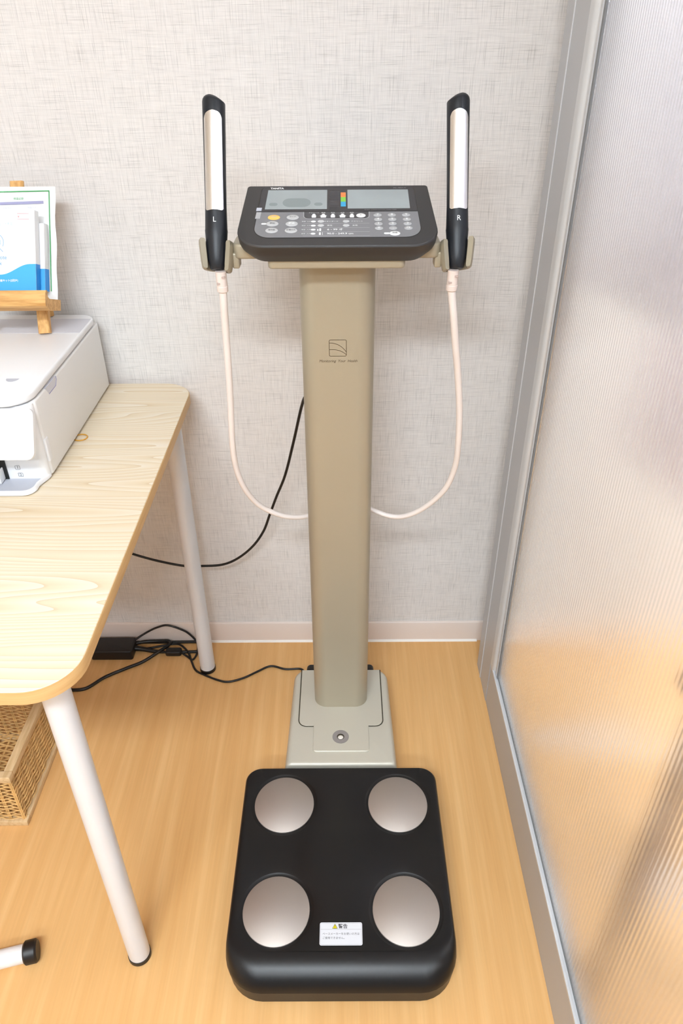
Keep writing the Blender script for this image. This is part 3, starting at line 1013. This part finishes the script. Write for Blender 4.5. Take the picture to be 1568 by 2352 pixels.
# ------------------------------------------------------------------ table with printer
TZ = 0.715
tb = empty('table', (-0.9, 0.958, 0), 'pale wood desk with rounded corners and white round legs, printer on top', 'table')
TX0, TX1, TY0, TY1 = -1.60, -0.2965, 0.5505, 1.3655
def tring(z, d):
    return rr((TX0 + TX1) / 2, (TY0 + TY1) / 2, (TX1 - TX0) / 2 - d, (TY1 - TY0) / 2 - d, 0.06 - d, 10, z)
bm = bmesh.new()
loft(bm, [tring(TZ - 0.001, 0.0012), tring(TZ, 0.0018)])
obj('tabletop', bm, MAT['tabletop'], tb)
bm = bmesh.new()
loft(bm, [tring(TZ - 0.0215, 0.0025), tring(TZ - 0.019, 0.0), tring(TZ - 0.0022, 0.0), tring(TZ - 0.0008, 0.0008), tring(TZ - 0.0010, 0.0025)])
obj('edge_band', bm, MAT['edge'], tb, smooth=30)
for lx, ly in ((-0.348, 0.6145), (-0.3310, 1.2745), (-1.54, 0.6145), (-1.54, 1.2745)):
    bm = bmesh.new()
    cyl(bm, (lx, ly, 0.010), (lx, ly, TZ - 0.0215), 0.0178, n=40)
    lg = obj('leg', bm, MAT['white_metal'], tb, origin=(lx, ly, 0), smooth=40)
    bm = bmesh.new()
    cyl(bm, (lx, ly, 0.0), (lx, ly, 0.0135), 0.0188, n=40, bevel=0.0025)
    obj('rubber_foot', bm, MAT['rubber'], lg, smooth=40)
# under frame
bm = box(bmesh.new(), -1.54, -0.36, 0.66, 0.69, TZ - 0.047, TZ - 0.0215, b=0.003)
obj('frame_rail', bm, MAT['white_metal'], tb)
bm = box(bmesh.new(), -1.54, -0.37, 1.20, 1.23, TZ - 0.047, TZ - 0.0215, b=0.003)
obj('frame_rail', bm, MAT['white_metal'], tb)

pr = empty('printer', (-0.647, 1.17, TZ), 'white inkjet printer with open front tray on the pale desk', 'printer')
PX0, PX1, PY0, PY1 = -0.833, -0.461, 0.990, 1.357
def pbox(x0, x1, y0, y1, z0, z1, rf, rb, b=0.003):
    bm = bmesh.new()
    rings = []
    for k in range(4):
        a = PI / 2 * k / 3
        d = b * (1 - math.sin(a))
        rings.append(rr((x0 + x1) / 2, (y0 + y1) / 2, (x1 - x0) / 2 - d, (y1 - y0) / 2 - d, 0, 8, z0 + b * (1 - math.cos(a)), radii=(rb - d, rb - d, rf - d, rf - d)))
    for k in range(3, -1, -1):
        a = PI / 2 * k / 3
        d = b * (1 - math.sin(a))
        rings.append(rr((x0 + x1) / 2, (y0 + y1) / 2, (x1 - x0) / 2 - d, (y1 - y0) / 2 - d, 0, 8, z1 - b * (1 - math.cos(a)), radii=(rb - d, rb - d, rf - d, rf - d)))
    loft(bm, rings)
    return bm
# shell behind the front face, split in two along the paper slot
bm = pbox(PX0, PX1, 1.0035, PY1, TZ + 0.004, 0.8455, 0.006, 0.012)
obj('side_shell', bm, MAT['printer_side'], pr, smooth=30)
bm = pbox(PX0 + 0.002, PX1 - 0.0022, 0.9905, 1.0030, TZ + 0.004, 0.8450, 0.0115, 0.001, b=0.0008)
obj('front_body', bm, MAT['printer'], pr, smooth=40)
bm = pbox(PX0, PX1 - 0.001, 0.9795, PY1 - 0.001, 0.8475, 0.8600, 0.042, 0.030, b=0.0035)
lid = obj('scanner_lid', bm, MAT['printer'], pr, smooth=40)
bm = box(bmesh.new(), PX0 + 0.004, PX1 - 0.004, 1.256, 1.329, 0.860, 0.8606, b=0.0003)  # flat strip, shading of the lid's rear step put into its grey
obj('shaded_rear_strip', bm, MAT['printer_shade'], lid, smooth=30)
bm = bmesh.new()
flat(bm, [(-0.519 + 0.020 * t, 1.0577) for t in (0, 1)] + [(-0.509 + 0.010 * math.cos(a), 1.0577 + 0.012 * -math.sin(a)) for a in [i * PI / 8 for i in range(1, 8)]], idm, 0.8602, 0.8604)
obj('finger_recess', bm, MAT['printer_grey'], lid, smooth=0)
# grip notch below the lid: a greyer plate carries the recess's shade
bm = bmesh.new()
prof = [(1.052, 0.8455), (1.101, 0.8455), (1.101, 0.8400), (1.094, 0.8330), (1.062, 0.8330)]
loft(bm, [[(PX1 - 0.003, y, z) for y, z in prof], [(PX1 + 0.0003, y, z) for y, z in prof]])
obj('grip_notch', bm, MAT['printer_shade'], pr, smooth=0)
bm = bmesh.new()
loft(bm, [[(PX1 + 0.0002, y, z) for y, z in [(1.101, 0.8455), (1.1022, 0.8455), (1.1022, 0.8397), (1.0945, 0.8318), (1.062, 0.8318), (1.062, 0.8328), (1.094, 0.8328), (1.101, 0.8400)]],
          [(PX1 + 0.0008, y, z) for y, z in [(1.101, 0.8455), (1.1022, 0.8455), (1.1022, 0.8397), (1.0945, 0.8318), (1.062, 0.8318), (1.062, 0.8328), (1.094, 0.8328), (1.101, 0.8400)]]])
obj('notch_edge', bm, MAT['lavender_ink'], pr, smooth=0)
bm = box(bmesh.new(), PX1 - 0.004, PX1 + 0.0012, 1.0048, 1.018, 0.742, 0.782, r=0.0, b=0.0022)
obj('side_latch', bm, MAT['printer'], pr, smooth=40)
# raised operation panel
nrm = Vector((0, -0.885, 0.465))
bm = bmesh.new()
Pp = Vector((0, 0.9865, 0.8440))
Pd = Vector((0, -0.038, -0.0665))
Pn = Pd.normalized()
Pl = Pd.length
Po = Vector((0, Pn.z, -Pn.y))
Po = Po if Po.y < 0 else -Po
def MP(p):
    q = Pp + Pn * p[1] + Po * p[2]
    return (p[0], q.y, q.z)
loft(bm, [rr((PX0 + PX1) / 2, Pl / 2, (PX1 - PX0) / 2 + 0.0045 - d, Pl / 2 - d, 0, 8, w, radii=(0.012, 0.012, 0.010, 0.010)) for w, d in ((-0.005, 0.002), (-0.004, 0), (0.003, 0), (0.0045, 0.0015))], MP)
obj('control_panel', bm, MAT['printer'], pr, smooth=40)
# black paper slot with rollers
bm = box(bmesh.new(), -0.770, -0.5245, 0.9885, 0.9903, 0.7205, 0.790)
sl = obj('paper_slot', bm, MAT['printer_dark'], pr, smooth=0)
bm = bmesh.new()
cyl(bm, (-0.560, 0.984, 0.752), (-0.538, 0.984, 0.752), 0.0055, n=20, bevel=0.001)
obj('roller', bm, MAT['printer_roller'], sl, smooth=40)
bm = box(bmesh.new(), -0.62, -0.533, 0.978, 0.990, 0.7225, 0.737, b=0.001)
obj('paper_guide', bm, MAT['printer_roller'], sl, smooth=30)
bm = box(bmesh.new(), -0.5325, -0.530, 0.972, 0.990, 0.7215, 0.742, b=0.0008)
obj('guide_tab', bm, MAT['printer'], pr, smooth=30)
bm = bmesh.new()
for tx, tz, ch in ((-0.5075, 0.7405, '1'), (-0.5055, 0.7275, '2')):
    Mt = lambda p, tx=tx, tz=tz: (tx + p[0], 0.9901, tz + p[1])
    q = [(p[0], p[1]) for p in rr(0, 0, 0.0036, 0.0034, 0.0012, 3)]
    strokes(bm, q + [q[0]], 0.0006, Mt)
    text(ch, 0.0064, Mt, bm=bm, bold=0.00008)
obj('slot_numbers', bm, MAT['ring_grey'] if False else MAT['print_grey'], pr, smooth=0)
# output tray: floor plus rounded lip
def tr_path(d):
    pts = [(-0.4630 - d, 1.003), (-0.4640 - d, 0.994), (-0.4690 - d, 0.980), (-0.4715 - d, 0.972)]
    pts += [(-0.4905 + (0.019 - d) * math.cos(a), 0.9630 + (0.0195 - d) * math.sin(a)) for a in [-i * PI / 2 / 8 for i in range(9)]]
    pts += [(-0.60, 0.9435 + d), (-0.833 + 0.02, 0.9435 + d)]
    return pts
def closed_tray(d, z):
    return [(x, y, z) for x, y in tr_path(d)] + [(-0.830 + d, 0.960, z), (-0.830 + d, 1.003, z)]
bm = bmesh.new()
loft(bm, [closed_tray(0.003, TZ + 0.0008), closed_tray(0.0, TZ + 0.003), closed_tray(0.0, TZ + 0.0085), closed_tray(0.0012, TZ + 0.0100), closed_tray(0.0034, TZ + 0.0100), closed_tray(0.0046, TZ + 0.0085), closed_tray(0.0050, TZ + 0.0050)], cap1=True)
obj('output_tray', bm, MAT['printer'], pr, smooth=40)
bm = bmesh.new()
bm.faces.new([bm.verts.new(p) for p in closed_tray(0.0052, TZ + 0.0054)])
obj('tray_floor', bm, MAT['printer_grey'], pr, smooth=0)
for fx in (-0.8, -0.49):
    for fy in (1.02, 1.33):
        bm = bmesh.new()
        cyl(bm, (fx, fy, TZ), (fx, fy, TZ + 0.006), 0.008, n=16)
        obj('printer_foot', bm, MAT['rubber'], pr)

# rubber band by the printer
bm = bmesh.new()
pts = [(-0.4565 + 0.012 * math.cos(a), 1.1345 + 0.0115 * math.sin(a) , TZ + 0.0012) for a in [i * 2 * PI / 12 for i in range(13)]]
tube(bm, pts, 0.0010, n=8, sub=3)
tag(obj('rubber_band', bm, MAT['band'], origin=(-0.4565, 1.1345, TZ), smooth=60), 'thin amber rubber band peeking out from under the printer on the desk', 'rubber band')

# ------------------------------------------------------------------ easel, poster, kit boxes
EA = math.radians(20)
EO = Vector((-0.49, 1.262, 0.93))
EV = Vector((0, math.sin(EA), math.cos(EA)))
EN = Vector((0, -math.cos(EA), math.sin(EA)))
def ME(p):
    q = EO + EV * (p[1] / 1000) + EN * (p[2] / 1000)
    return (q.x + (p[0] + 0.075 * p[1]) / 1000, q.y, q.z)
def ebox(bm, u0, u1, v0, v1, w0, w1, b=0.0):
    return box(bm, u0, u1, v0, v1, w0, w1, ME, r=b, b=b)
ez = empty('tabletop_easel', (-0.54, 1.27, 0.8606), 'small light oak easel standing on the white printer, holding a poster', 'easel')
def bar(bm, a, b, hw, w0, w1, ca=1.5):
    """bar in the easel plane from a=(u,v) to b"""
    a, b = Vector(a), Vector(b)
    t = (b - a).normalized()
    nn = Vector((-t.y, t.x))
    rings = []
    for p in (a, b):
        l, r_ = p - nn * hw, p + nn * hw
        rings.append([(l.x, l.y, w0), (r_.x, r_.y, w0), (r_.x, r_.y, w1 - ca), (r_.x - nn.x * ca, r_.y - nn.y * ca, w1), (l.x + nn.x * ca, l.y + nn.y * ca, w1), (l.x, l.y, w1 - ca)])
    loft(bm, rings, ME)
    return bm
obj('leg', bar(bmesh.new(), (-27.5, -68), (-46, 170), 10.0, -16, -6), MAT['easel_v'], ez, smooth=30)
obj('leg', bar(bmesh.new(), (-126, -68), (-88, 170), 10.0, -16, -6), MAT['easel_v'], ez, smooth=30)
obj('mast', bar(bmesh.new(), (-62, 60), (-65, 179), 11.0, -6, 1, 2), MAT['easel_v'], ez, smooth=30)
bm = bmesh.new()
cyl(bm, ME((-55, 165, -18)), (-0.545, 1.345, 0.862), 0.007, n=10)
obj('rear_leg', bm, MAT['easel_v'], ez)
bm = bmesh.new()
prof = [(-30, 4), (-26, 4), (-21, 60), (-17, 62), (-3, 62), (1, 60), (2, 56), (2, 50), (-8, 48), (-12, 44), (-14, 4)]
prof = [(-30, -6), (-30, 47), (-24, 60), (-19, 62), (-4, 62), (1.0, 59), (1.0, 53), (-9, 51), (-12, 44), (-12, -6)]
endshift = lambda v: 0
loft(bm, [[(u, v, w) for v, w in prof] for u in (-131, 3.0)], ME)
obj('ledge', bm, MAT['easel'], ez, smooth=30)

# poster (a sheet of paper resting on the ledge)
bm = bmesh.new()
rows_ = []
for j in range(13):
    v = -11.5 + (169.5 + 11.5) * j / 12
    ur = 0.3 + (13.2 - 0.3) * j / 12 - 0.075 * v + 0.8 * math.sin(j * 1.3)
    rows_.append([(-118 + (ur + 118) * i / 8, v, 2.0 + 0.9 * math.sin(j * 0.9) * (i / 8) ** 2) for i in range(9)])
for dz in (0.0,):
    pass
vr_ = [[[bm.verts.new(ME((p[0], p[1], p[2] + dz))) for p in row] for row in rows_] for dz in (0, 0.5)]
for L_ in vr_:
    for j in range(12):
        for i in range(8):
            bm.faces.new((L_[j][i], L_[j][i + 1], L_[j + 1][i + 1], L_[j + 1][i]))
def rim(a, b):
    for i in range(len(a) - 1):
        bm.faces.new((a[i], a[i + 1], b[i + 1], b[i]))
for idx in ('b', 't', 'l', 'r'):
    if idx == 'b': rim(vr_[0][0], vr_[1][0])
    if idx == 't': rim(vr_[0][-1], vr_[1][-1])
    if idx == 'l': rim([r_[0] for r_ in vr_[0]], [r_[0] for r_ in vr_[1]])
    if idx == 'r': rim([r_[-1] for r_ in vr_[0]], [r_[-1] for r_ in vr_[1]])
po = obj('poster', bm, MAT['paper'], origin=ME((-52, -10, 2)), smooth=30)
tag(po, 'white paper poster with green border on the wooden easel, behind the kit boxes', 'poster')
bm = bmesh.new()
zz = 4.2
strokes(bm, [(-9, 2), (-8.9, 162), (-8.9, 163)], 1.7, ME, zz)
strokes(bm, [(-113, 161.0), (-8.2, 162.6)], 1.7, ME, zz)
text('検査記録', 0.0042, lambda p: ME((p[0] * 1000 - 60.0, p[1] * 1000 + 150.5, zz)), bm=bm)
obj('green_border', bm, MAT['green_ink'], po, smooth=0)
bm = bmesh.new()
strokes(bm, [(-113, 142.5), (-18.5, 145)], 4.2, ME, zz)
obj('heading_bar', bm, MAT['lavender_ink'], po, smooth=0)
bm = bmesh.new()
text('検査項目', 0.0036, lambda p: ME((p[0] * 1000 - 80, p[1] * 1000 + 136, zz)), bm=bm)
obj('poster_text', bm, MAT['pale_ink'], po, smooth=0)
bm = bmesh.new()
text('検査方法', 0.0036, lambda p: ME((p[0] * 1000 - 38, p[1] * 1000 + 136.5, zz)), bm=bm)
obj('poster_text', bm, MAT['pale_ink'], po, smooth=0)

def kit(u0, u1, v1, w0, w1, label, full):
    bm = ebox(bmesh.new(), u0, u1, 1.5, v1, w0, w1, 0.6)
    k = obj('kit_box', bm, MAT['card'], origin=ME(((u0 + u1) / 2, 1.5, (w0 + w1) / 2)), smooth=30)
    tag(k, label, 'box', 'test kit boxes on the easel')
    n = 24
    W = u1 - u0
    def crest(t):   # height of the blue wave, t from the left end to the right end
        return 27 + 16.5 * (0.5 - 0.5 * math.cos(PI * min(1, max(0, (t - 0.25) / 0.63)))) + 3 * (0.5 + 0.5 * math.cos(PI * min(1, t / 0.25)))
    sc_ = v1 / 127.0
    bm = bmesh.new()
    top = [bm.verts.new(ME((u0 + W * i / n, crest(i / n) * sc_, w1 + 0.3))) for i in range(n + 1)]
    bot = [bm.verts.new(ME((u0 + W * i / n, 1.3, w1 + 0.3))) for i in range(n + 1)]
    for i in range(n):
        bm.faces.new((bot[i], bot[i + 1], top[i + 1], top[i]))
    obj('blue_wave', bm, MAT['blue_print'], k, smooth=0)
    bm = bmesh.new()
    flat(bm, [(0, 0), (1, 0), (1, 1), (0, 1)], lambda p: ME((u1 + 0.25, 1.3 + (crest(1) * sc_ - 1.3) * p[1], w0 + (w1 - w0) * p[0])), 0)
    obj('blue_side', bm, MAT['blue_print_side'], k, smooth=0)
    bm = bmesh.new()
    for v in ((121.8, 113.4) if full else (101, 91)):
        strokes(bm, [(u1 - 28 if full else u1 - 27, v), (u1 - 9.0 if full else u1 - 14.4, v - 0.3)], 0.55, ME, w1 + 0.4)
    if full:
        text('¥', 0.0050, lambda p: ME((p[0] * 1000 + u1 - 26, p[1] * 1000 + 117, w1 + 0.4)), bm=bm)
    obj('red_lines', bm, MAT['red_ink'], k, smooth=0)
    if full:
        bm = text('検査キット(2回分)', 0.0042, lambda p: ME((p[0] * 1000 - 49, p[1] * 1000 + 17.5, w1 + 0.5)), align='RIGHT', bold=0.0001)
        for v in bm.verts: pass
        obj('white_text', bm, MAT['print_white'], k, smooth=0)
        bm = text('Remote', 0.0086, lambda p: ME((p[0] * 1000 - 66.5, p[1] * 1000 + 54, w1 + 0.4)), align='RIGHT')
        text('Check', 0.0086, lambda p: ME((p[0] * 1000 - 75, p[1] * 1000 + 44.8, w1 + 0.4)), align='RIGHT', bm=bm)
        strokes(bm, [(-88 + 17 * math.cos(a), 78 + 15 * math.sin(a)) for a in [i * PI / 16 - 0.45 for i in range(30)]], 0.8, ME, w1 + 0.4)
        strokes(bm, [(-84, 75), (-72.5, 63)], 0.8, ME, w1 + 0.4)
        obj('blue_text', bm, MAT['blue_ink'], k, smooth=0)
        bm = text('1分でスピード判定。', 0.0046, lambda p: ME((p[0] * 1000 - 50, p[1] * 1000 + 106, w1 + 0.4)), align='RIGHT')
        for rad in (12, 8.5):
            strokes(bm, [(-88 + rad * math.cos(a), 78 + rad * 0.9 * math.sin(a)) for a in [i * PI / 16 - 0.4 for i in range(26)]], 0.8, ME, w1 + 0.4)
        obj('pale_blue_text', bm, MAT['pale_blue_ink'], k, smooth=0)
kit(-84, -11.5, 109.5, 6, 23.0, 'white and blue test kit box half hidden behind the front box, on the easel', False)
kit(-98, -19.0, 127.5, 25, 42.0, 'white and blue test kit box with red price lines, frontmost on the easel ledge', True)

# ------------------------------------------------------------------ wicker basket under the desk
bk = empty('wicker_basket', (-0.75, 0.96, 0), 'open wicker basket with pale wooden rims on the floor under the desk', 'basket')
BX0, BX1, BY0, BY1, BH = -0.930, -0.6235, 0.8570, 1.075, 0.150
def frame(z0, z1, w):
    bm = bmesh.new()
    for (x0, x1, y0, y1) in ((BX0, BX1, BY0, BY0 + w), (BX0, BX1, BY1 - w, BY1), (BX0, BX0 + w, BY0 + w + 0.0003, BY1 - w - 0.0003), (BX1 - w, BX1, BY0 + w + 0.0003, BY1 - w - 0.0003)):
        box(bm, x0, x1, y0, y1, z0, z1, b=0.0015)
    return bm
obj('top_rim', frame(BH - 0.016, BH, 0.0165), MAT['basket_wood'], bk, smooth=30)
obj('bottom_rim', frame(0.0, 0.0135, 0.0165), MAT['basket_wood'], bk, smooth=30)
def weave(p0, p1):
    """woven wall between two corners: stakes and wavy strands"""
    bm = bmesh.new()
    p0, p1 = Vector(p0), Vector(p1)
    d = (p1 - p0)
    L = d.length
    d.normalize()
    nn = Vector((-d.y, d.x, 0))
    ns = max(4, int(round(L / 0.027)))
    zlo, zhi = 0.012, BH - 0.013
    for i in range(ns + 1):
        p = p0 + d * (L * i / ns)
        for off in (-0.0018, 0.0018):
            q = p + d * off
            tube(bm, [(q.x, q.y, zlo), (q.x, q.y, zhi)], 0.0017, n=6, smooth=False)
    nrow = 24
    for j in range(nrow):
        z = zlo + 0.002 + (zhi - zlo - 0.004) * j / (nrow - 1)
        pts = []
        m = ns * 4
        ph = random.uniform(-0.2, 0.2)
        for k in range(m + 1):
            t = k / m
            wv = math.cos(PI * ns * t) * (1 if j % 2 else -1)
            p = p0 + d * (L * t) + nn * (0.0028 * wv)
            sag = 0.0016 * math.sin(2 * PI * ns * t * 0.5 + (j // 3) * 2.1) * math.sin(j * 0.8)
            pts.append((p.x, p.y, z + sag))
        tube(bm, pts, 0.0013, n=6, sub=2, flat=1.3)
    return bm
i_ = 0.0085
for a, b in (((BX0 + i_, BY0 + i_, 0), (BX1 - i_, BY0 + i_, 0)), ((BX1 - i_, BY0 + i_, 0), (BX1 - i_, BY1 - i_, 0)), ((BX1 - i_, BY1 - i_, 0), (BX0 + i_, BY1 - i_, 0)), ((BX0 + i_, BY1 - i_, 0), (BX0 + i_, BY0 + i_, 0))):
    obj('woven_side', weave(a, b), MAT['wicker'], bk, smooth=60)
def weave_floor():
    bm = bmesh.new()
    x0, x1, y0, y1, z = BX0 + 0.012, BX1 - 0.012, BY0 + 0.012, BY1 - 0.010, 0.0145
    ns = 12
    for i in range(1, ns):
        x = x0 + (x1 - x0) * i / ns
        tube(bm, [(x, y0, z), (x, y1, z)], 0.0022, n=6, smooth=False)
    nrow = 30
    for j in range(nrow):
        y = y0 + (y1 - y0) * (j + 0.5) / nrow
        pts = [(x0 + (x1 - x0) * k / (ns * 4), y, z + 0.0036 * math.cos(PI * ns * k / (ns * 4)) * (1 if j % 2 else -1)) for k in range(ns * 4 + 1)]
        tube(bm, pts, 0.0020, n=6, sub=2)
    return bm
obj('woven_bottom', weave_floor(), MAT['wicker'], bk, smooth=60)

# ------------------------------------------------------------------ power adapter and cords
ad = empty('power_adapter', (-0.572, 1.333, 0), 'black power adapter brick with tangled cords on the floor by the baseboard', 'power adapter')
bm = bmesh.new()
Md = lambda p: (p[0] - 0.10 * (p[1] - 1.332) * 0, p[1], p[2])
box(bm, -0.626, -0.522, 1.3065, 1.3585, 0.0, 0.030, r=0.006, b=0.004)
obj('adapter_body', bm, MAT['rubber'], ad, smooth=30)
bm = box(bmesh.new(), -0.444, -0.405, 1.318, 1.338, 0.0, 0.015, r=0.005, b=0.004)
obj('cord_connector', bm, MAT['rubber'], ad, smooth=30)
bm = tube(bmesh.new(), [(-0.523, 1.338, 0.011), (-0.50, 1.3365, 0.0085), (-0.47, 1.331, 0.006), (-0.443, 1.328, 0.0065)], 0.004, n=10, rad=lambda t: 0.0072 - 0.004 * t)
obj('cord', bm, MAT['cord'], ad, smooth=60)
bm = tube(bmesh.new(), [(-0.0795, 1.2315, 0.040), (-0.092, 1.252, 0.010), (-0.1052, 1.272, 0.003), (-0.1422, 1.2714, 0.003), (-0.1781, 1.2818, 0.003), (-0.2105, 1.2632, 0.003), (-0.2401, 1.2436, 0.003), (-0.2753, 1.2312, 0.003), (-0.3021, 1.2369, 0.003), (-0.3362, 1.2535, 0.003), (-0.3600, 1.2690, 0.003), (-0.3751, 1.2978, 0.004), (-0.3889, 1.3279, 0.006), (-0.413, 1.3540, 0.006), (-0.436, 1.3560, 0.006), (-0.465, 1.350, 0.005), (-0.49, 1.345, 0.004), (-0.523, 1.340, 0.006)], 0.0026, n=10, sub=6)
obj('cord', bm, MAT['cord'], ad, smooth=60)
bm = tube(bmesh.new(), [(-0.72, 1.22, 0.004), (-0.66, 1.2107, 0.004), (-0.6381, 1.2065, 0.004), (-0.609, 1.2131, 0.004), (-0.5768, 1.2460, 0.004), (-0.5311, 1.2759, 0.004), (-0.4933, 1.2970, 0.006), (-0.4563, 1.3260, 0.014), (-0.4380, 1.350, 0.013), (-0.4440, 1.3620, 0.012), (-0.4716, 1.3640, 0.010), (-0.500, 1.3600, 0.012), (-0.524, 1.3520, 0.014)], 0.0040, n=10, sub=6)
obj('cord', bm, MAT['cord'], ad, smooth=60)
bm = tube(bmesh.new(), [(-0.406, 1.326, 0.008), (-0.389, 1.3158, 0.003), (-0.3737, 1.3052, 0.003), (-0.366, 1.3277, 0.004), (-0.3700, 1.3560, 0.010), (-0.3836, 1.364, 0.027), (-0.4033, 1.366, 0.045), (-0.4394, 1.366, 0.0615), (-0.4677, 1.366, 0.0543), (-0.4950, 1.364, 0.040), (-0.5245, 1.352, 0.026)], 0.0026, n=10, sub=6)
obj('cord', bm, MAT['cord'], ad, smooth=60)
bm = tube(bmesh.new(), [(-0.72, 1.36, 0.006), (-0.66, 1.358, 0.006), (-0.627, 1.345, 0.010)], 0.0045, n=10)
obj('cord', bm, MAT['cord'], ad, smooth=60)
bm = tube(bmesh.new(), [(-0.72, 1.31, 0.005), (-0.66, 1.318, 0.005), (-0.627, 1.325, 0.010)], 0.0050, n=10)
obj('cord', bm, MAT['cord'], ad, smooth=60)
bm = tube(bmesh.new(), [(-0.74, 1.3655, 0.0044), (-0.6, 1.3655, 0.0044), (-0.45, 1.3655, 0.0044), (-0.352, 1.3650, 0.0044), (-0.345, 1.350, 0.0042), (-0.36, 1.334, 0.004), (-0.385, 1.331, 0.004), (-0.406, 1.329, 0.006)], 0.0038, n=10)
obj('cord', bm, MAT['cord'], ad, smooth=60)

pts = [(-0.62, 1.30, 0.45), (-0.5653, 1.32, 0.378), (-0.5253, 1.33, 0.347), (-0.4971, 1.33, 0.3236), (-0.4632, 1.33, 0.3073), (-0.416, 1.33, 0.2907), (-0.3628, 1.33, 0.2777), (-0.3228, 1.33, 0.2775), (-0.2774, 1.33, 0.281), (-0.2409, 1.33, 0.2984), (-0.2036, 1.33, 0.3328), (-0.1764, 1.33, 0.3748), (-0.1579, 1.32, 0.4282), (-0.1402, 1.31, 0.4794), (-0.1173, 1.29, 0.5451), (-0.0939, 1.26, 0.6418), (-0.0746, 1.22, 0.7307), (-0.0640, 1.195, 0.7650), (-0.050, 1.188, 0.772)]
pts[0:1] = [(-0.70, 1.28, 0.62), (-0.70, 1.275, 0.6940)][::-1] + [(-0.64, 1.30, 0.47)]
bm = tube(bmesh.new(), pts, 0.0028, n=10, sub=6)
tag(obj('cable', bm, MAT['cord'], origin=(-0.05, 1.188, 0.77), smooth=60), 'black cable drooping in front of the wall from the beige column to behind the desk', 'cable')

# ------------------------------------------------------------------ tube foot at the left edge
bm = bmesh.new()
a, b = Vector((-0.5262, 0.6125, 0.0195)), Vector((-0.86, 0.528, 0.0195))
tf = empty('furniture_foot', (a.x, a.y, 0), 'scuffed white tubular furniture foot with black cap low on the floor', 'furniture foot')
cyl(bm, a, b, 0.0150, n=32)
obj('tube', bm, MAT['tube'], tf, smooth=40)
dd = (b - a).normalized()
bm = bmesh.new()
cyl(bm, a - dd * 0.009, a + dd * 0.013, 0.0190, n=32, bevel=0.003)
obj('end_cap', bm, MAT['rubber'], tf, smooth=40)
bm = bmesh.new()
cyl(bm, b - dd * 0.012, b + dd * 0.010, 0.0190, n=32, bevel=0.003)
obj('end_cap', bm, MAT['rubber'], tf, smooth=40)
# the column this foot carries (outside the frame)
bm = bmesh.new()
mid = a.lerp(b, 0.55)
cyl(bm, (mid.x, mid.y, 0.02), (mid.x, mid.y, 0.40), 0.014, n=24)
obj('upright_tube', bm, MAT['tube'], tf, smooth=40)

# ------------------------------------------------------------------ stand-ins for the blurred shapes behind the ribbed pane
# white curtain with a raised hem, stand-in for the bright upper blur
def curtain():
    bm = bmesh.new()
    P = [Vector((0.388, 1.362)), Vector((0.462, 1.10)), Vector((0.50, 0.90)), Vector((0.55, 0.60)), Vector((0.60, 0.20)), Vector((0.62, -0.3))]
    n = 220
    rows_ = []
    for i in range(n + 1):
        t = i / n * (len(P) - 1)
        k = min(int(t), len(P) - 2)
        p = P[k].lerp(P[k + 1], t - k)
        w = 0.006 * math.sin(i * 0.55) + 0.003 * math.sin(i * 0.21 + 1)
        rows_.append((p.x + w, p.y))
    lo = [(x, y, 0.955) for x, y in rows_]
    hi = [(x, y, 2.42) for x, y in rows_]
    lo2 = [(x + 0.002, y, 0.945) for x, y in reversed(rows_)]
    hi2 = [(x + 0.002, y, 2.42) for x, y in reversed(rows_)]
    loft(bm, [lo + lo2, hi + hi2])
    return bm
cu = obj('curtain', curtain(), MAT['curtain'], origin=(0.5, 0.9, 2.42), smooth=60)
tag(cu, 'white hanging curtain standing in for a pale blur behind the upper ribbed pane', 'curtain')
# white cloth screen on a low stand, stand-in for a rounded pale blur
ch = empty('screen_standin', (0.61, 0.89, 0), 'white cloth screen panel with rounded corners, stand-in for a pale shape behind the ribbed pane', 'screen')
pa, pb = Vector((0.522, 1.160, 0)), Vector((0.702, 0.62, 0))
dp = (pb - pa).normalized()
LP = (pb - pa).length
nn = Vector((-dp.y, dp.x, 0))
def MS(p):
    q = pa + dp * p[0] + nn * p[2]
    return (q.x, q.y, 0.665 + p[1])
bm = box(bmesh.new(), 0, LP, 0, 0.82, 0, 0.006, MS, r=0.07, b=0.002)
obj('cloth_panel', bm, MAT['standin_white'], ch, smooth=40)
for t in (0.2, 0.8):
    q = pa + dp * LP * t
    bm = bmesh.new()
    cyl(bm, (q.x + 0.012, q.y, 0.0), (q.x + 0.012, q.y, 1.48), 0.008, n=16)
    obj('support_pole', bm, MAT['white_metal'], ch, smooth=40)
    bm = box(bmesh.new(), q.x - 0.11, q.x + 0.13, q.y - 0.02, q.y + 0.02, 0.0, 0.012, b=0.003)
    obj('stand_foot', bm, MAT['white_metal'], ch, smooth=40)
# brown side table close behind the pane, added for a dark vertical blur
st = empty('side_table_standin', (0.57, 0.35, 0), 'brown wooden side table, stand-in for a dark upright blurred behind the lower right of the ribbed pane', 'table')
bm = box(bmesh.new(), 0.375, 0.76, 0.13, 0.575, 0.705, 0.725, r=0.01, b=0.003)
obj('tabletop', bm, MAT['brown_wood'], st, smooth=40)
for lx, ly in ((0.408, 0.545), (0.735, 0.545), (0.408, 0.155), (0.735, 0.155)):
    bm = box(bmesh.new(), lx - 0.013, lx + 0.013, ly - 0.013, ly + 0.013, 0.0, 0.705, b=0.003)
    obj('leg', bm, MAT['brown_wood'], st, smooth=40)
